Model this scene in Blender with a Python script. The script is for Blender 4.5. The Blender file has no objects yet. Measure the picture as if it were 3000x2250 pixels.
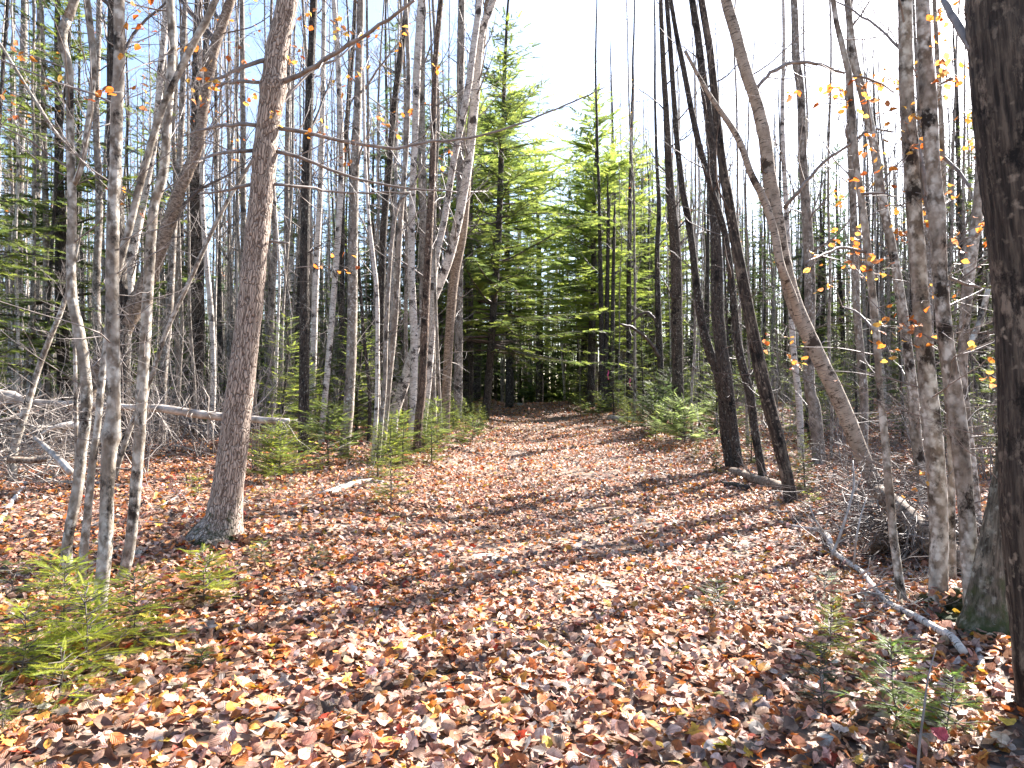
import bpy, math, random, numpy as np
from math import radians, sin, cos, pi

# ------------------------------------------------------------------ scene, camera, sky, sun
sc = bpy.context.scene
C = sc.collection
CAMZ = 1.5
PITCH = radians(0.785)
cam_d = bpy.data.cameras.new('camera'); cam = bpy.data.objects.new('camera', cam_d); C.objects.link(cam)
cam_d.sensor_width = 36.0; cam_d.lens = 24.33; cam_d.clip_start = 0.05; cam_d.clip_end = 2000
cam.location = (0, 0, CAMZ); cam.rotation_euler = (radians(90) + PITCH, 0, 0)
sc.camera = cam
SUN_AZ, SUN_EL = radians(45), radians(35)      # azimuth clockwise from the view direction (+Y)
w = bpy.data.worlds.new('World'); sc.world = w; w.use_nodes = True
nt = w.node_tree; bg = nt.nodes['Background']
sky = nt.nodes.new('ShaderNodeTexSky'); sky.sky_type = 'NISHITA'; sky.sun_disc = False
sky.sun_elevation = SUN_EL; sky.sun_rotation = SUN_AZ; sky.dust_density = 1.3; sky.air_density = 0.9; sky.ozone_density = 1.4
nt.links.new(sky.outputs[0], bg.inputs[0]); bg.inputs[1].default_value = 0.078
sl = bpy.data.lights.new('sun', 'SUN'); sl.energy = 5.0; sl.angle = radians(0.55); sl.color = (1.0, 0.93, 0.88)
so = bpy.data.objects.new('sun', sl); C.objects.link(so); so.location = (10, 10, 30)
so.rotation_euler = (pi/2 - SUN_EL, 0, pi - SUN_AZ)
sc.view_settings.view_transform = 'Standard'; sc.view_settings.look = 'None'
sc.view_settings.exposure = 2.58; sc.view_settings.gamma = 1.0
sc.render.engine = 'CYCLES'
sc.cycles.max_bounces = 6; sc.cycles.diffuse_bounces = 3; sc.cycles.glossy_bounces = 1; sc.cycles.transmission_bounces = 3
sc.cycles.caustics_reflective = False; sc.cycles.caustics_refractive = False

R = np.random.default_rng(11); random.seed(5); gs = random.gauss
def U(a, b, n=None): return R.uniform(a, b, n)
def nrm(v): return v / (np.linalg.norm(v, axis=-1, keepdims=True) + 1e-12)
A = lambda *a: np.array(a, float)

# ------------------------------------------------------------------ mesh accumulator
class Acc:
    def __init__(s): s.V=[]; s.F=[]; s.c=[]; s.b=[]; s.n=0; s.sm=[]; s.Q={}
    def queue(s, P, r0, r1, ns, col): s.Q.setdefault((len(P), ns), []).append((P, r0, r1, col))
    def flush(s):
        for (m, ns), items in s.Q.items():
            P = np.array([i[0] for i in items]); k = len(P); t = np.linspace(0, 1, m)
            r_ = np.array([i[1] for i in items])[:,None]*(1-t) + np.array([i[2] for i in items])[:,None]*t
            T = nrm(np.gradient(P, axis=1)); av = nrm(P[:,-1]-P[:,0]+1e-9)
            ref = np.where((np.abs(av[:,1]) < .8)[:,None], A(0,1,0), A(1,0,0))[:,None,:]
            Ux = nrm(np.cross(T, ref)); Vx = np.cross(T, Ux); th = np.arange(ns)*2*pi/ns
            V = P[:,:,None,:] + r_[:,:,None,None]*(np.cos(th)[:,None]*Ux[:,:,None,:] + np.sin(th)[:,None]*Vx[:,:,None,:])
            L = np.concatenate([np.zeros((k,1)), np.cumsum(np.linalg.norm(np.diff(P,axis=1),axis=2),axis=1)],1)
            bc = np.zeros(V.shape); bc[...,0] = r_[:,:,None]*np.cos(th); bc[...,1] = r_[:,:,None]*np.sin(th); bc[...,2] = L[:,:,None]
            i = np.arange(m-1)[:,None]*ns; j = np.arange(ns)[None,:]; j2 = (j+1)%ns
            F = np.stack([i+j, i+j2, i+ns+j2, i+ns+j], -1).reshape(-1,4); F = (F[None] + (np.arange(k)*m*ns)[:,None,None]).reshape(-1,4)
            s.add(V.reshape(-1,3), [F], np.repeat(np.array([i_[3] for i_ in items], float), m*ns, axis=0), bc.reshape(-1,3))
        s.Q = {}
    def add(s, V, F, col=(1,1,1), bc=None, smooth=True):
        V = np.asarray(V, float); n = len(V)
        col = np.asarray(col, float)
        if col.ndim == 1: col = np.broadcast_to(col, (n,3))
        s.V.append(V); s.c.append(col); s.b.append(np.zeros((n,3)) if bc is None else bc)
        for f in F:
            if len(f): s.F.append(np.asarray(f, np.int64) + s.n); s.sm.append(smooth)
        s.n += n
    def mesh(s, name, mat):
        s.flush()
        me = bpy.data.meshes.new(name)
        V = np.concatenate(s.V); me.vertices.add(len(V)); me.vertices.foreach_set('co', V.ravel().astype(np.float32))
        tot = np.concatenate([np.full(len(f), f.shape[1], np.int32) for f in s.F])
        loops = np.concatenate([f.ravel() for f in s.F]).astype(np.int32)
        me.loops.add(len(loops)); me.loops.foreach_set('vertex_index', loops)
        me.polygons.add(len(tot)); st = np.concatenate([[0], np.cumsum(tot)[:-1]]).astype(np.int32)
        me.polygons.foreach_set('loop_start', st); me.polygons.foreach_set('loop_total', tot)
        smf = np.concatenate([np.full(len(f), q, bool) for f, q in zip(s.F, s.sm)])
        me.polygons.foreach_set('use_smooth', smf)
        a = me.attributes.new('col', 'FLOAT_COLOR', 'POINT')
        cc = np.concatenate(s.c); a.data.foreach_set('color', np.hstack([cc, np.ones((len(cc),1))]).ravel().astype(np.float32))
        a = me.attributes.new('bc', 'FLOAT_VECTOR', 'POINT'); a.data.foreach_set('vector', np.concatenate(s.b).ravel().astype(np.float32))
        me.update(calc_edges=True); me.materials.append(mat)
        return me
def obj(name, acc, mat, parent=None, loc=None):
    me = acc.mesh(name, mat) if isinstance(acc, Acc) else acc
    o = bpy.data.objects.new(name, me); C.objects.link(o)
    if parent is not None: o.parent = parent
    if loc is not None: o.location = loc
    return o
def tag(o, label=None, cat=None, group=None, kind=None):
    if label: o['label'] = label
    if cat: o['category'] = cat
    if group: o['group'] = group
    if kind: o['kind'] = kind
    return o
def empty(name, loc, label, cat, group=None):
    o = bpy.data.objects.new(name, None); C.objects.link(o); o.location = loc; o.empty_display_size = .3
    return tag(o, label, cat, group)
def copy_tree(o, parent=None):
    c = o.copy(); C.objects.link(c); c.parent = parent
    for ch in list(o.children): copy_tree(ch, c)
    return c

def tube(acc, P, r, ns=6, col=(1,1,1), rough=0.0, off=None, cap=True, s0=0.0):
    P = np.asarray(P, float); m = len(P); r = np.broadcast_to(np.asarray(r, float), (m,))
    T = nrm(np.gradient(P, axis=0)); av = nrm(P[-1]-P[0]+1e-9)
    ref = A(0,1,0) if abs(av[1]) < .8 else A(1,0,0)
    Ux = nrm(np.cross(T, ref)); Vx = np.cross(T, Ux)
    th = np.arange(ns) * 2*pi/ns
    rr = r[:,None] * np.ones((m, ns))
    if rough > 0: rr = rr * (1 + rough * R.standard_normal((m, ns)))
    if off is not None: rr = rr * off(th)
    V = P[:,None,:] + rr[...,None]*(np.cos(th)[None,:,None]*Ux[:,None,:] + np.sin(th)[None,:,None]*Vx[:,None,:])
    L = s0 + np.concatenate([[0], np.cumsum(np.linalg.norm(np.diff(P,axis=0),axis=1))])
    bc = np.zeros((m, ns, 3)); bc[...,0] = rr*np.cos(th); bc[...,1] = rr*np.sin(th); bc[...,2] = L[:,None]
    V = V.reshape(-1,3); bc = bc.reshape(-1,3)
    i = np.arange(m-1)[:,None]*ns; j = np.arange(ns)[None,:]; j2 = (j+1)%ns
    F = np.stack([i+j, i+j2, i+ns+j2, i+ns+j], -1).reshape(-1,4)
    fs = [F]
    if cap:
        V = np.vstack([V, P[0]-T[0]*r[0]*.1, P[-1]+T[-1]*r[-1]*.3]); bc = np.vstack([bc, [[0,0,L[0]]], [[0,0,L[-1]]]])
        k = m*ns; j = np.arange(ns); j2 = (j+1)%ns
        fs.append(np.stack([np.full(ns,k), j2, j], -1)); fs.append(np.stack([np.full(ns,k+1), (m-1)*ns+j, (m-1)*ns+j2], -1))
    acc.add(V, fs, col, bc)

def place(acc, tmpl, M, O, col, bcr=None, smooth=True):
    """replicate template (V,F list,bc) by n matrices M (n,3,3) and offsets O (n,3), colours (n,3)"""
    V, F, bc = tmpl; n = len(O); k = len(V)
    W = np.einsum('nij,kj->nki', M, V) + O[:,None,:]
    fs = [(np.asarray(f)[None] + (np.arange(n)*k)[:,None,None]).reshape(-1, np.asarray(f).shape[1]) for f in F]
    b = np.broadcast_to(bc[None], (n,k,3)).copy()
    if bcr is not None: b[...,2] = bcr[:,None]
    acc.add(W.reshape(-1,3), fs, np.repeat(col, k, axis=0), b.reshape(-1,3), smooth)

def catmull(P, step):
    P = np.asarray(P, float)
    if len(P) < 3:
        n = max(2, int(np.linalg.norm(P[-1,:3]-P[0,:3])/step)+1); t = np.linspace(0,1,n)[:,None]; return P[0]*(1-t)+P[-1]*t
    Q = np.vstack([2*P[0]-P[1], P, 2*P[-1]-P[-2]]); out = []
    for i in range(1, len(Q)-2):
        n = max(2, int(np.ceil(np.linalg.norm(Q[i+1,:3]-Q[i,:3])/step)))
        t = (np.arange(n)/n)[:,None]
        a,b,c,d = Q[i-1],Q[i],Q[i+1],Q[i+2]
        out.append(.5*((2*b)+(-a+c)*t+(2*a-5*b+4*c-d)*t**2+(-a+3*b-3*c+d)*t**3))
    out.append(P[-1:]); return np.vstack(out)

# ------------------------------------------------------------------ ground height
def sst(x, a, b):
    t = np.clip((x-a)/(b-a), 0, 1); return t*t*(3-2*t)
def path_x(y): return 1.0 + 0.35*np.sin(y/9.0) * sst(y, 4, 14) + 0*y
def path_w(y): return 2.3 - 0.5*sst(y, 8, 35)
def H(x, y):
    x = np.asarray(x, float); y = np.asarray(y, float)
    z = 0.85*sst(y, 9, 42) - 1.3*sst(y, 44, 75)
    d = x - path_x(y); wd = path_w(y)
    z = z + 0.30*sst(-d-wd, -.7, .9)*sst(y, 3.5, 8) + 0.10*sst(-d-wd, -.6, 1.2)*(1-sst(y,3.5,8))
    z = z + 0.10*sst(d-wd, -.2, 1.0)*sst(y, 3, 8) - 0.35*sst(d-wd, 1.0, 5)*(1-sst(y,12,25))
    z = z - 0.05*np.exp(-(d/1.2)**2)*sst(y,2,6)
    z = z + 0.045*np.sin(x*1.3+y*.7)*np.sin(y*.9-x*.4) + 0.02*np.sin(x*3.1+1)*np.sin(y*2.7) + .18*np.sin(x*.21+2)*np.sin(y*.17)*sst(np.abs(d),3,9)
    return z
# picture frame of the measurements: 4425 x 3318, focal length FG, horizon 1700
FG, GX, GY = 2990.7, 2212.5, 1659.0
def ray(X, Y):
    a = (X-GX)/FG; b = (GY-Y)/FG
    return A(a, cos(PITCH) - b*sin(PITCH), sin(PITCH) + b*cos(PITCH))
TS = 1.0*1.003**np.arange(1500)
def ground_at(X, Y):
    d = ray(X, Y); q = TS[:,None]*d; hit = np.nonzero(CAMZ + q[:,2] < H(q[:,0], q[:,1]))[0]
    p = q[hit[0]] if len(hit) else q[-1]
    return A(p[0], p[1], float(H(p[0], p[1])))
def at(X, Y, D):
    d = ray(X, Y); k = D/d[1]; return A(d[0]*k, D, CAMZ + d[2]*k)

# ------------------------------------------------------------------ materials
def mat(name):
    m = bpy.data.materials.new(name); m.use_nodes = True; t = m.node_tree
    return m, t, t.nodes['Principled BSDF'], lambda ty, **k: _n(t, ty, **k)
def _n(t, ty, **k):
    n = t.nodes.new(ty)
    for a, v in k.items():
        if a.startswith('i_'): n.inputs[int(a[2:]) if a[2:].isdigit() else a[2:]].default_value = v
        else: setattr(n, a, v)
    return n
def ramp(t, fac, stops, interp='LINEAR'):
    n = t.nodes.new('ShaderNodeValToRGB'); n.color_ramp.interpolation = interp
    e = n.color_ramp.elements
    while len(e) < len(stops): e.new(0.5)
    for el, (p, c) in zip(e, stops): el.position = p; el.color = (*c, 1) if len(c) == 3 else c
    t.links.new(fac, n.inputs[0]); return n.outputs[0]
def mixc(t, fac, a, b, mode='MIX'):
    n = t.nodes.new('ShaderNodeMix'); n.data_type = 'RGBA'; n.blend_type = mode
    for s, v in ((n.inputs[0], fac), (n.inputs[6], a), (n.inputs[7], b)):
        if isinstance(v, bpy.types.NodeSocket): t.links.new(v, s)
        elif isinstance(v, (int, float)): s.default_value = v
        else: s.default_value = (*v, 1)
    return n.outputs[2]
def bark_mat(name, dark, mid, light, lichen, lich_amt=.5, style='smooth', moss=0.0, sc1=1.0):
    m, t, b, N = mat(name); L = t.links.new
    at_ = N('ShaderNodeAttribute', attribute_name='bc'); oi = N('ShaderNodeObjectInfo')
    add = N('ShaderNodeVectorMath', operation='ADD'); L(at_.outputs['Vector'], add.inputs[0])
    cmb = N('ShaderNodeCombineXYZ'); mul = N('ShaderNodeMath', operation='MULTIPLY', i_1=37.0); L(oi.outputs['Random'], mul.inputs[0]); L(mul.outputs[0], cmb.inputs[2]); L(cmb.outputs[0], add.inputs[1])
    def mp(scale):
        q = N('ShaderNodeMapping'); q.inputs['Scale'].default_value = scale; L(add.outputs[0], q.inputs[0]); return q.outputs[0]
    def noise(scale, det=4, s=(1,1,1), rg=.6):
        q = N('ShaderNodeTexNoise'); q.inputs['Scale'].default_value = scale*sc1; q.inputs['Detail'].default_value = det; q.inputs['Roughness'].default_value = rg; L(mp(s), q.inputs['Vector']); return q.outputs['Fac']
    if style == 'smooth':
        base = ramp(t, noise(14, 5, (1,1,.6)), [(.3, dark), (.5, mid), (.72, light)])
        hgt = noise(60, 5, (1,1,.7))
    elif style == 'furrow':
        v = N('ShaderNodeTexVoronoi', feature='DISTANCE_TO_EDGE'); v.inputs['Scale'].default_value = 38*sc1
        w_ = N('ShaderNodeTexNoise'); w_.inputs['Scale'].default_value = 9; L(mp((1,1,1)), w_.inputs['Vector'])
        mx = N('ShaderNodeVectorMath', operation='MULTIPLY_ADD'); L(w_.outputs['Color'], mx.inputs[0]); mx.inputs[1].default_value = (.045,.045,.06); L(mp((1,1,.11)), mx.inputs[2]); L(mx.outputs[0], v.inputs['Vector'])
        cr = ramp(t, v.outputs['Distance'], [(0.0, (0,0,0)), (.09, (.75,.75,.75)), (.22, (1,1,1))])
        plate = ramp(t, noise(30, 6, (1,1,.3), .7), [(.28, tuple(.55*x for x in mid)), (.42, mid), (.65, light)])
        base = mixc(t, cr, dark, plate)
        hgt = cr
    elif style == 'birch':
        n1 = noise(26, 3, (.35,.35,2.6), .7)
        dash = ramp(t, n1, [(.565, (0,0,0)), (.62, (1,1,1))])
        scar = ramp(t, noise(3.2, 5, (1,1,1.1), .75), [(.54, (0,0,0)), (.60, (1,1,1))])
        base = mixc(t, dash, ramp(t, noise(7, 4), [(.3, mid), (.6, light)]), dark)
        base = mixc(t, scar, base, dark)
        hgt = noise(30, 4, (.5,.5,2))
    elif style == 'ridged':
        n1 = noise(46, 5, (1,1,.09), .65); n3 = noise(7, 6, (1,1,.45), .75)
        base = ramp(t, n1, [(.38, dark), (.5, mid), (.66, light)])
        base = mixc(t, ramp(t, n3, [(.54, (0,0,0)), (.64, (1,1,1))]), base, tuple(1.9*x for x in light))
        hgt = n1
    elif style == 'shaggy':
        n1 = noise(20, 5, (.8,.8,1.5), .75)
        base = ramp(t, n1, [(.35, dark), (.5, mid), (.62, light)])
        hgt = n1
    if lich_amt > 0:
        v2 = N('ShaderNodeTexVoronoi', feature='SMOOTH_F1'); v2.inputs['Scale'].default_value = 26*sc1; v2.inputs['Randomness'].default_value = 1
        w2 = N('ShaderNodeTexNoise'); w2.inputs['Scale'].default_value = 34; w2.inputs['Detail'].default_value = 5; L(mp((1,1,1)), w2.inputs['Vector'])
        m2 = N('ShaderNodeVectorMath', operation='MULTIPLY_ADD'); L(w2.outputs['Color'], m2.inputs[0]); m2.inputs[1].default_value = (.05,.05,.05); L(mp((1,1,.75)), m2.inputs[2]); L(m2.outputs[0], v2.inputs['Vector'])
        spot = ramp(t, v2.outputs['Distance'], [(.18*lich_amt+.06, (1,1,1)), (.40*lich_amt+.22, (0,0,0))])
        zone = ramp(t, noise(3.0, 4, (1,1,.5)), [(.36, (0,0,0)), (.55, (1,1,1))])
        base = mixc(t, mixc(t, 1.0, spot, zone, 'MULTIPLY'), base, lichen)
        blk = ramp(t, noise(5.0, 6, (1,1,.7), .75), [(.53, (0,0,0)), (.62, (1,1,1))])
        base = mixc(t, blk, base, tuple(x*.45 for x in dark))
    if moss > 0:
        sp = N('ShaderNodeSeparateXYZ'); L(at_.outputs['Vector'], sp.inputs[0])
        mr = N('ShaderNodeMapRange'); mr.inputs[1].default_value = 0.0; mr.inputs[2].default_value = .9; mr.inputs[3].default_value = moss; mr.inputs[4].default_value = 0; L(sp.outputs[2], mr.inputs[0])
        ad = N('ShaderNodeMath', operation='ADD'); L(mr.outputs[0], ad.inputs[0]); L(noise(9, 5), ad.inputs[1])
        base = mixc(t, ramp(t, ad.outputs[0], [(.78, (0,0,0)), (.98, (1,1,1))]), base, (.04,.05,.016))
    ca = N('ShaderNodeAttribute', attribute_name='col')
    base = mixc(t, 1.0, base, ca.outputs['Color'], 'MULTIPLY')
    L(base, b.inputs['Base Color']); b.inputs['Roughness'].default_value = .85; b.inputs['Specular IOR Level'].default_value = .25
    bp = N('ShaderNodeBump'); bp.inputs['Strength'].default_value = .8 if style != 'smooth' else .45; bp.inputs['Distance'].default_value = .02 if style in ('furrow','ridged') else .008
    L(hgt, bp.inputs['Height']); L(bp.outputs[0], b.inputs['Normal'])
    return m
M_grey = bark_mat('grey_lichen_bark', (.05,.039,.029), (.165,.135,.102), (.30,.26,.21), (.50,.48,.42), .9)
M_greyfar = bark_mat('grey_far_bark', (.085,.068,.052), (.18,.15,.12), (.31,.265,.22), (.45,.44,.40), .5)
M_plate = bark_mat('furrowed_plate_bark', (.10,.065,.048), (.32,.255,.205), (.48,.40,.33), (.5,.5,.46), 0, 'furrow', moss=.45, sc1=1.45)
M_dark = bark_mat('dark_furrowed_bark', (.02,.016,.013), (.055,.043,.034), (.10,.082,.065), (.26,.25,.21), .25, 'furrow', moss=.35)
M_huge = bark_mat('dark_mottled_bark', (.014,.011,.009), (.04,.031,.024), (.10,.08,.06), (.26,.21,.16), .25, 'ridged', sc1=.9)
M_birch = bark_mat('pale_birch_bark', (.05,.04,.035), (.36,.31,.26), (.60,.55,.49), (.5,.5,.45), 0, 'birch')
M_ybirch = bark_mat('yellow_birch_bark', (.05,.036,.026), (.20,.16,.12), (.36,.30,.235), (.5,.5,.45), 0, 'birch')
M_shag = bark_mat('shaggy_brown_bark', (.05,.036,.027), (.17,.125,.09), (.32,.26,.20), (.4,.4,.35), 0, 'shaggy')
M_moss = bark_mat('mossy_old_bark', (.03,.026,.018), (.09,.08,.06), (.16,.14,.105), (.3,.3,.25), .3, 'ridged', moss=.55)
M_rot = bark_mat('rotten_earthy_wood', (.025,.017,.011), (.075,.045,.026), (.16,.095,.055), (.3,.3,.25), 0, 'shaggy')
def twig_mat(name, c1, c2):
    m, t, b, N = mat(name)
    q = N('ShaderNodeTexNoise'); q.inputs['Scale'].default_value = 9; q.inputs['Detail'].default_value = 4
    g = N('ShaderNodeAttribute', attribute_name='bc'); t.links.new(g.outputs['Vector'], q.inputs['Vector'])
    c = ramp(t, q.outputs['Fac'], [(.35, c1), (.65, c2)])
    t.links.new(c, b.inputs['Base Color']); b.inputs['Roughness'].default_value = .6; b.inputs['Specular IOR Level'].default_value = .4
    return m
M_twig = twig_mat('bare_twig_bark', (.10,.082,.07), (.26,.225,.20))
M_twigd = twig_mat('dark_twig_bark', (.045,.036,.03), (.13,.10,.085))
M_stick = twig_mat('weathered_stick_wood', (.16,.135,.11), (.46,.41,.36))
def leaf_mat(name, trans=.35, rough=.55, vein=True, spec=.35):
    m, t, b, N = mat(name); L = t.links.new
    ca = N('ShaderNodeAttribute', attribute_name='col'); col = ca.outputs['Color']
    if vein:
        at_ = N('ShaderNodeAttribute', attribute_name='bc'); sp = N('ShaderNodeSeparateXYZ'); L(at_.outputs['Vector'], sp.inputs[0])
        ab = N('ShaderNodeMath', operation='ABSOLUTE'); L(sp.outputs[0], ab.inputs[0])
        mul = N('ShaderNodeMath', operation='MULTIPLY_ADD', i_1=-60.0); L(ab.outputs[0], mul.inputs[0])
        m2 = N('ShaderNodeMath', operation='MULTIPLY', i_1=52.0); L(sp.outputs[1], m2.inputs[0]); L(m2.outputs[0], mul.inputs[2])
        s = N('ShaderNodeMath', operation='SINE'); L(mul.outputs[0], s.inputs[0])
        v1 = ramp(t, s.outputs[0], [(.80, (1,1,1)), (.98, (.72,.68,.66))])
        v2 = ramp(t, ab.outputs[0], [(.012, (.7,.62,.55)), (.03, (1,1,1))])
        q = N('ShaderNodeTexNoise'); q.inputs['Scale'].default_value = 3.5; q.inputs['Detail'].default_value = 5; L(at_.outputs['Vector'], q.inputs['Vector'])
        v3 = ramp(t, q.outputs['Fac'], [(.35, (.62,.56,.52)), (.6, (1.08,1.05,1.0))])
        for v in (v1, v2, v3): col = mixc(t, 1.0, col, v, 'MULTIPLY')
        bp = N('ShaderNodeBump'); bp.inputs['Strength'].default_value = .35; bp.inputs['Distance'].default_value = .003; L(s.outputs[0], bp.inputs['Height']); L(bp.outputs[0], b.inputs['Normal'])
    L(col, b.inputs['Base Color']); b.inputs['Roughness'].default_value = rough; b.inputs['Specular IOR Level'].default_value = spec
    tr = N('ShaderNodeBsdfTranslucent'); L(col, tr.inputs[0]); mx = N('ShaderNodeMixShader', i_0=trans)
    L(b.outputs[0], mx.inputs[1]); L(tr.outputs[0], mx.inputs[2]); L(mx.outputs[0], t.nodes['Material Output'].inputs[0])
    return m
M_litter = leaf_mat('fallen_leaf', .22, .5)
M_leaf = leaf_mat('hanging_leaf', .6, .5)
M_needle = leaf_mat('conifer_needles', .65, .5, False, .2)
m, t, b, N = mat('forest_soil')
tc = N('ShaderNodeTexCoord'); v = N('ShaderNodeTexVoronoi'); v.inputs['Scale'].default_value = 13; t.links.new(tc.outputs['Object'], v.inputs['Vector'])
lc = ramp(t, N('ShaderNodeSeparateColor').outputs[0], [(0,(.1,.06,.035)),(1,(.4,.2,.1))])
sepc = N('ShaderNodeSeparateColor'); t.links.new(v.outputs['Color'], sepc.inputs[0])
lc = ramp(t, sepc.outputs[0], [(0,(.055,.036,.025)),(.3,(.15,.085,.05)),(.55,(.27,.145,.08)),(.75,(.33,.235,.17)),(.92,(.36,.15,.04)),(1,(.10,.06,.04))], 'CONSTANT')
nn = N('ShaderNodeTexNoise'); nn.inputs['Scale'].default_value = 25; nn.inputs['Detail'].default_value = 6; t.links.new(tc.outputs['Object'], nn.inputs['Vector'])
soil = ramp(t, nn.outputs['Fac'], [(.3,(.055,.038,.028)),(.7,(.16,.12,.09))])
n2 = N('ShaderNodeTexNoise'); n2.inputs['Scale'].default_value = .5; n2.inputs['Detail'].default_value = 5; t.links.new(tc.outputs['Object'], n2.inputs['Vector'])
col = mixc(t, ramp(t, n2.outputs['Fac'], [(.3,(.25,.25,.25)),(.6,(.85,.85,.85))]), soil, lc)
t.links.new(col, b.inputs['Base Color']); b.inputs['Roughness'].default_value = .9
bp = N('ShaderNodeBump'); bp.inputs['Strength'].default_value = .9; bp.inputs['Distance'].default_value = .03; t.links.new(v.outputs['Distance'], bp.inputs['Height']); t.links.new(bp.outputs[0], b.inputs['Normal'])
M_soil = m
m, t, b, N = mat('grey_stone'); nn = N('ShaderNodeTexNoise'); nn.inputs['Scale'].default_value = 18; nn.inputs['Detail'].default_value = 7
t.links.new(ramp(t, nn.outputs['Fac'], [(.3,(.12,.11,.095)),(.7,(.36,.33,.29))]), b.inputs['Base Color']); b.inputs['Roughness'].default_value = .8
bp = N('ShaderNodeBump'); bp.inputs['Strength'].default_value = .6; t.links.new(nn.outputs['Fac'], bp.inputs['Height']); t.links.new(bp.outputs[0], b.inputs['Normal'])
M_stone = m
m, t, b, N = mat('pink_plastic_tape'); nn = N('ShaderNodeTexNoise'); nn.inputs['Scale'].default_value = 30
t.links.new(ramp(t, nn.outputs['Fac'], [(.3,(.75,.04,.16)),(.7,(.9,.12,.28))]), b.inputs['Base Color']); b.inputs['Roughness'].default_value = .4
M_pink = m

# ------------------------------------------------------------------ ground
def axis(a, b, fine, grow):
    v = [0.0]; s = fine
    while v[-1] < b: v.append(v[-1]+s); s *= grow
    return np.array(v)
ax = axis(0, 420, .09, 1.035); xs = np.concatenate([-ax[:0:-1], ax])
ay = axis(0, 420, .09, 1.012); ab_ = axis(0, 60, .3, 1.2); ys = np.concatenate([-ab_[:0:-1], ay])
XX, YY = np.meshgrid(xs, ys); ZZ = H(XX, YY)
g = Acc(); nx, ny = len(xs), len(ys)
i = np.arange(ny-1)[:,None]*nx + np.arange(nx-1)[None,:]
g.add(np.stack([XX, YY, ZZ], -1).reshape(-1,3), [np.stack([i, i+1, i+nx+1, i+nx], -1).reshape(-1,4)])
tag(obj('ground', g, M_soil), kind='structure')

# ------------------------------------------------------------------ leaf litter
def rotm(yaw, tx, ty, s):
    """n rotation matrices: tilt about x, tilt about y, then yaw, times scale"""
    n = len(yaw); cz, sz = np.cos(yaw), np.sin(yaw); cx, sx = np.cos(tx), np.sin(tx); cy, sy = np.cos(ty), np.sin(ty)
    Z = np.zeros(n); O1 = np.ones(n)
    Rz = np.stack([cz,-sz,Z, sz,cz,Z, Z,Z,O1], -1).reshape(n,3,3)
    Rx = np.stack([O1,Z,Z, Z,cx,-sx, Z,sx,cx], -1).reshape(n,3,3)
    Ry = np.stack([cy,Z,sy, Z,O1,Z, -sy,Z,cy], -1).reshape(n,3,3)
    return (Rz @ Rx @ Ry) * np.asarray(s)[:,None,None]
def leaf_tmpl(kind, lod=2, flat=False):
    """unit-long leaf along +y, midrib at x=0, curled"""
    if kind == 'ovate': st = [(0,0),(.12,.16),(.32,.30),(.55,.31),(.78,.19),(1,0)]
    elif kind == 'round': st = [(0,0),(.08,.25),(.3,.42),(.55,.42),(.8,.25),(1,0)]
    else: st = None
    if lod == 0: st = [(0,0),(.45,.34),(1,0)]
    if lod == 1: st = [(0,0),(.25,.29),(.65,.29),(1,0)]
    curl = U(-1.2,1.6) if not flat else U(-.3,.5); fold = U(-.35,.8); tw = U(-.5,.5); cup = U(-.6,1.2)
    if st is None:      # lobed maple leaf
        ang = np.radians([-90,-60,-35,-18,5,22,40,62,75,90,105,118,140,158,175,198,215,240])
        rad = np.array([.10,.38,.25,.42,.62,.40,.36,.52,.45,.72,.45,.52,.36,.40,.62,.42,.25,.38])*U(.85,1.1,18)
        x = np.cos(ang)*rad; y = np.sin(ang)*rad+.35
        V = np.vstack([[0,.35,0], np.stack([x,y,np.zeros(18)],-1), ]); stem = None
        j = np.arange(18); F = [np.stack([np.zeros(18,int), j+1, (j+1)%18+1], -1)]
        V[:,2] = .28*np.sin(V[:,1]*5+U(0,6))*.5 + .25*(np.abs(V[:,0])**1.5)*cup + R.standard_normal(19)*.035
    else:
        mid = [(0, y_) for y_, w_ in st]; V = []; idx = []
        for k, (y_, w_) in enumerate(st):
            if w_ == 0: idx.append([len(V)]); V.append((0, y_, 0))
            else:
                a = len(V); j1, j2 = (U(.85,1.15), U(.85,1.15)) if lod == 2 else (1,1)
                V += [(-w_*j1, y_, 0), (0, y_, 0), (w_*j2, y_, 0)]; idx.append([a, a+1, a+2])
        V = A(*V); q, tr_ = [], []
        for a, b_ in zip(idx[:-1], idx[1:]):
            if len(a) == 1: tr_ += [(a[0], b_[1], b_[0]), (a[0], b_[2], b_[1])]
            elif len(b_) == 1: tr_ += [(a[0], a[1], b_[0]), (a[1], a[2], b_[0])]
            else: q += [(a[0],a[1],b_[1],b_[0]), (a[1],a[2],b_[2],b_[1])]
        F = [np.array(q).reshape(-1,4), np.array(tr_)] if q else [np.array(tr_)]
        V[:,2] = np.abs(V[:,0])*fold + V[:,0]**2*cup*1.5
        if lod == 2: V[:,2] += R.standard_normal(len(V))*.025
    bc = np.stack([V[:,0], V[:,1], np.zeros(len(V))], -1)
    y = V[:,1]-.5; z = V[:,2].copy()                      # bend along the midrib and twist
    if abs(curl) > .05:
        rr = 1/curl; V[:,1] = np.sin(y*curl)*(rr - z) + .0; V[:,2] = rr - np.cos(y*curl)*(rr - z)
    else: V[:,1] = y
    a = V[:,1]*tw; x0 = V[:,0].copy(); V[:,0] = x0*np.cos(a) - V[:,2]*np.sin(a); V[:,2] = x0*np.sin(a) + V[:,2]*np.cos(a)
    V[:,2] -= V[:,2].min()*.5
    return (V, F, bc)
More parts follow.
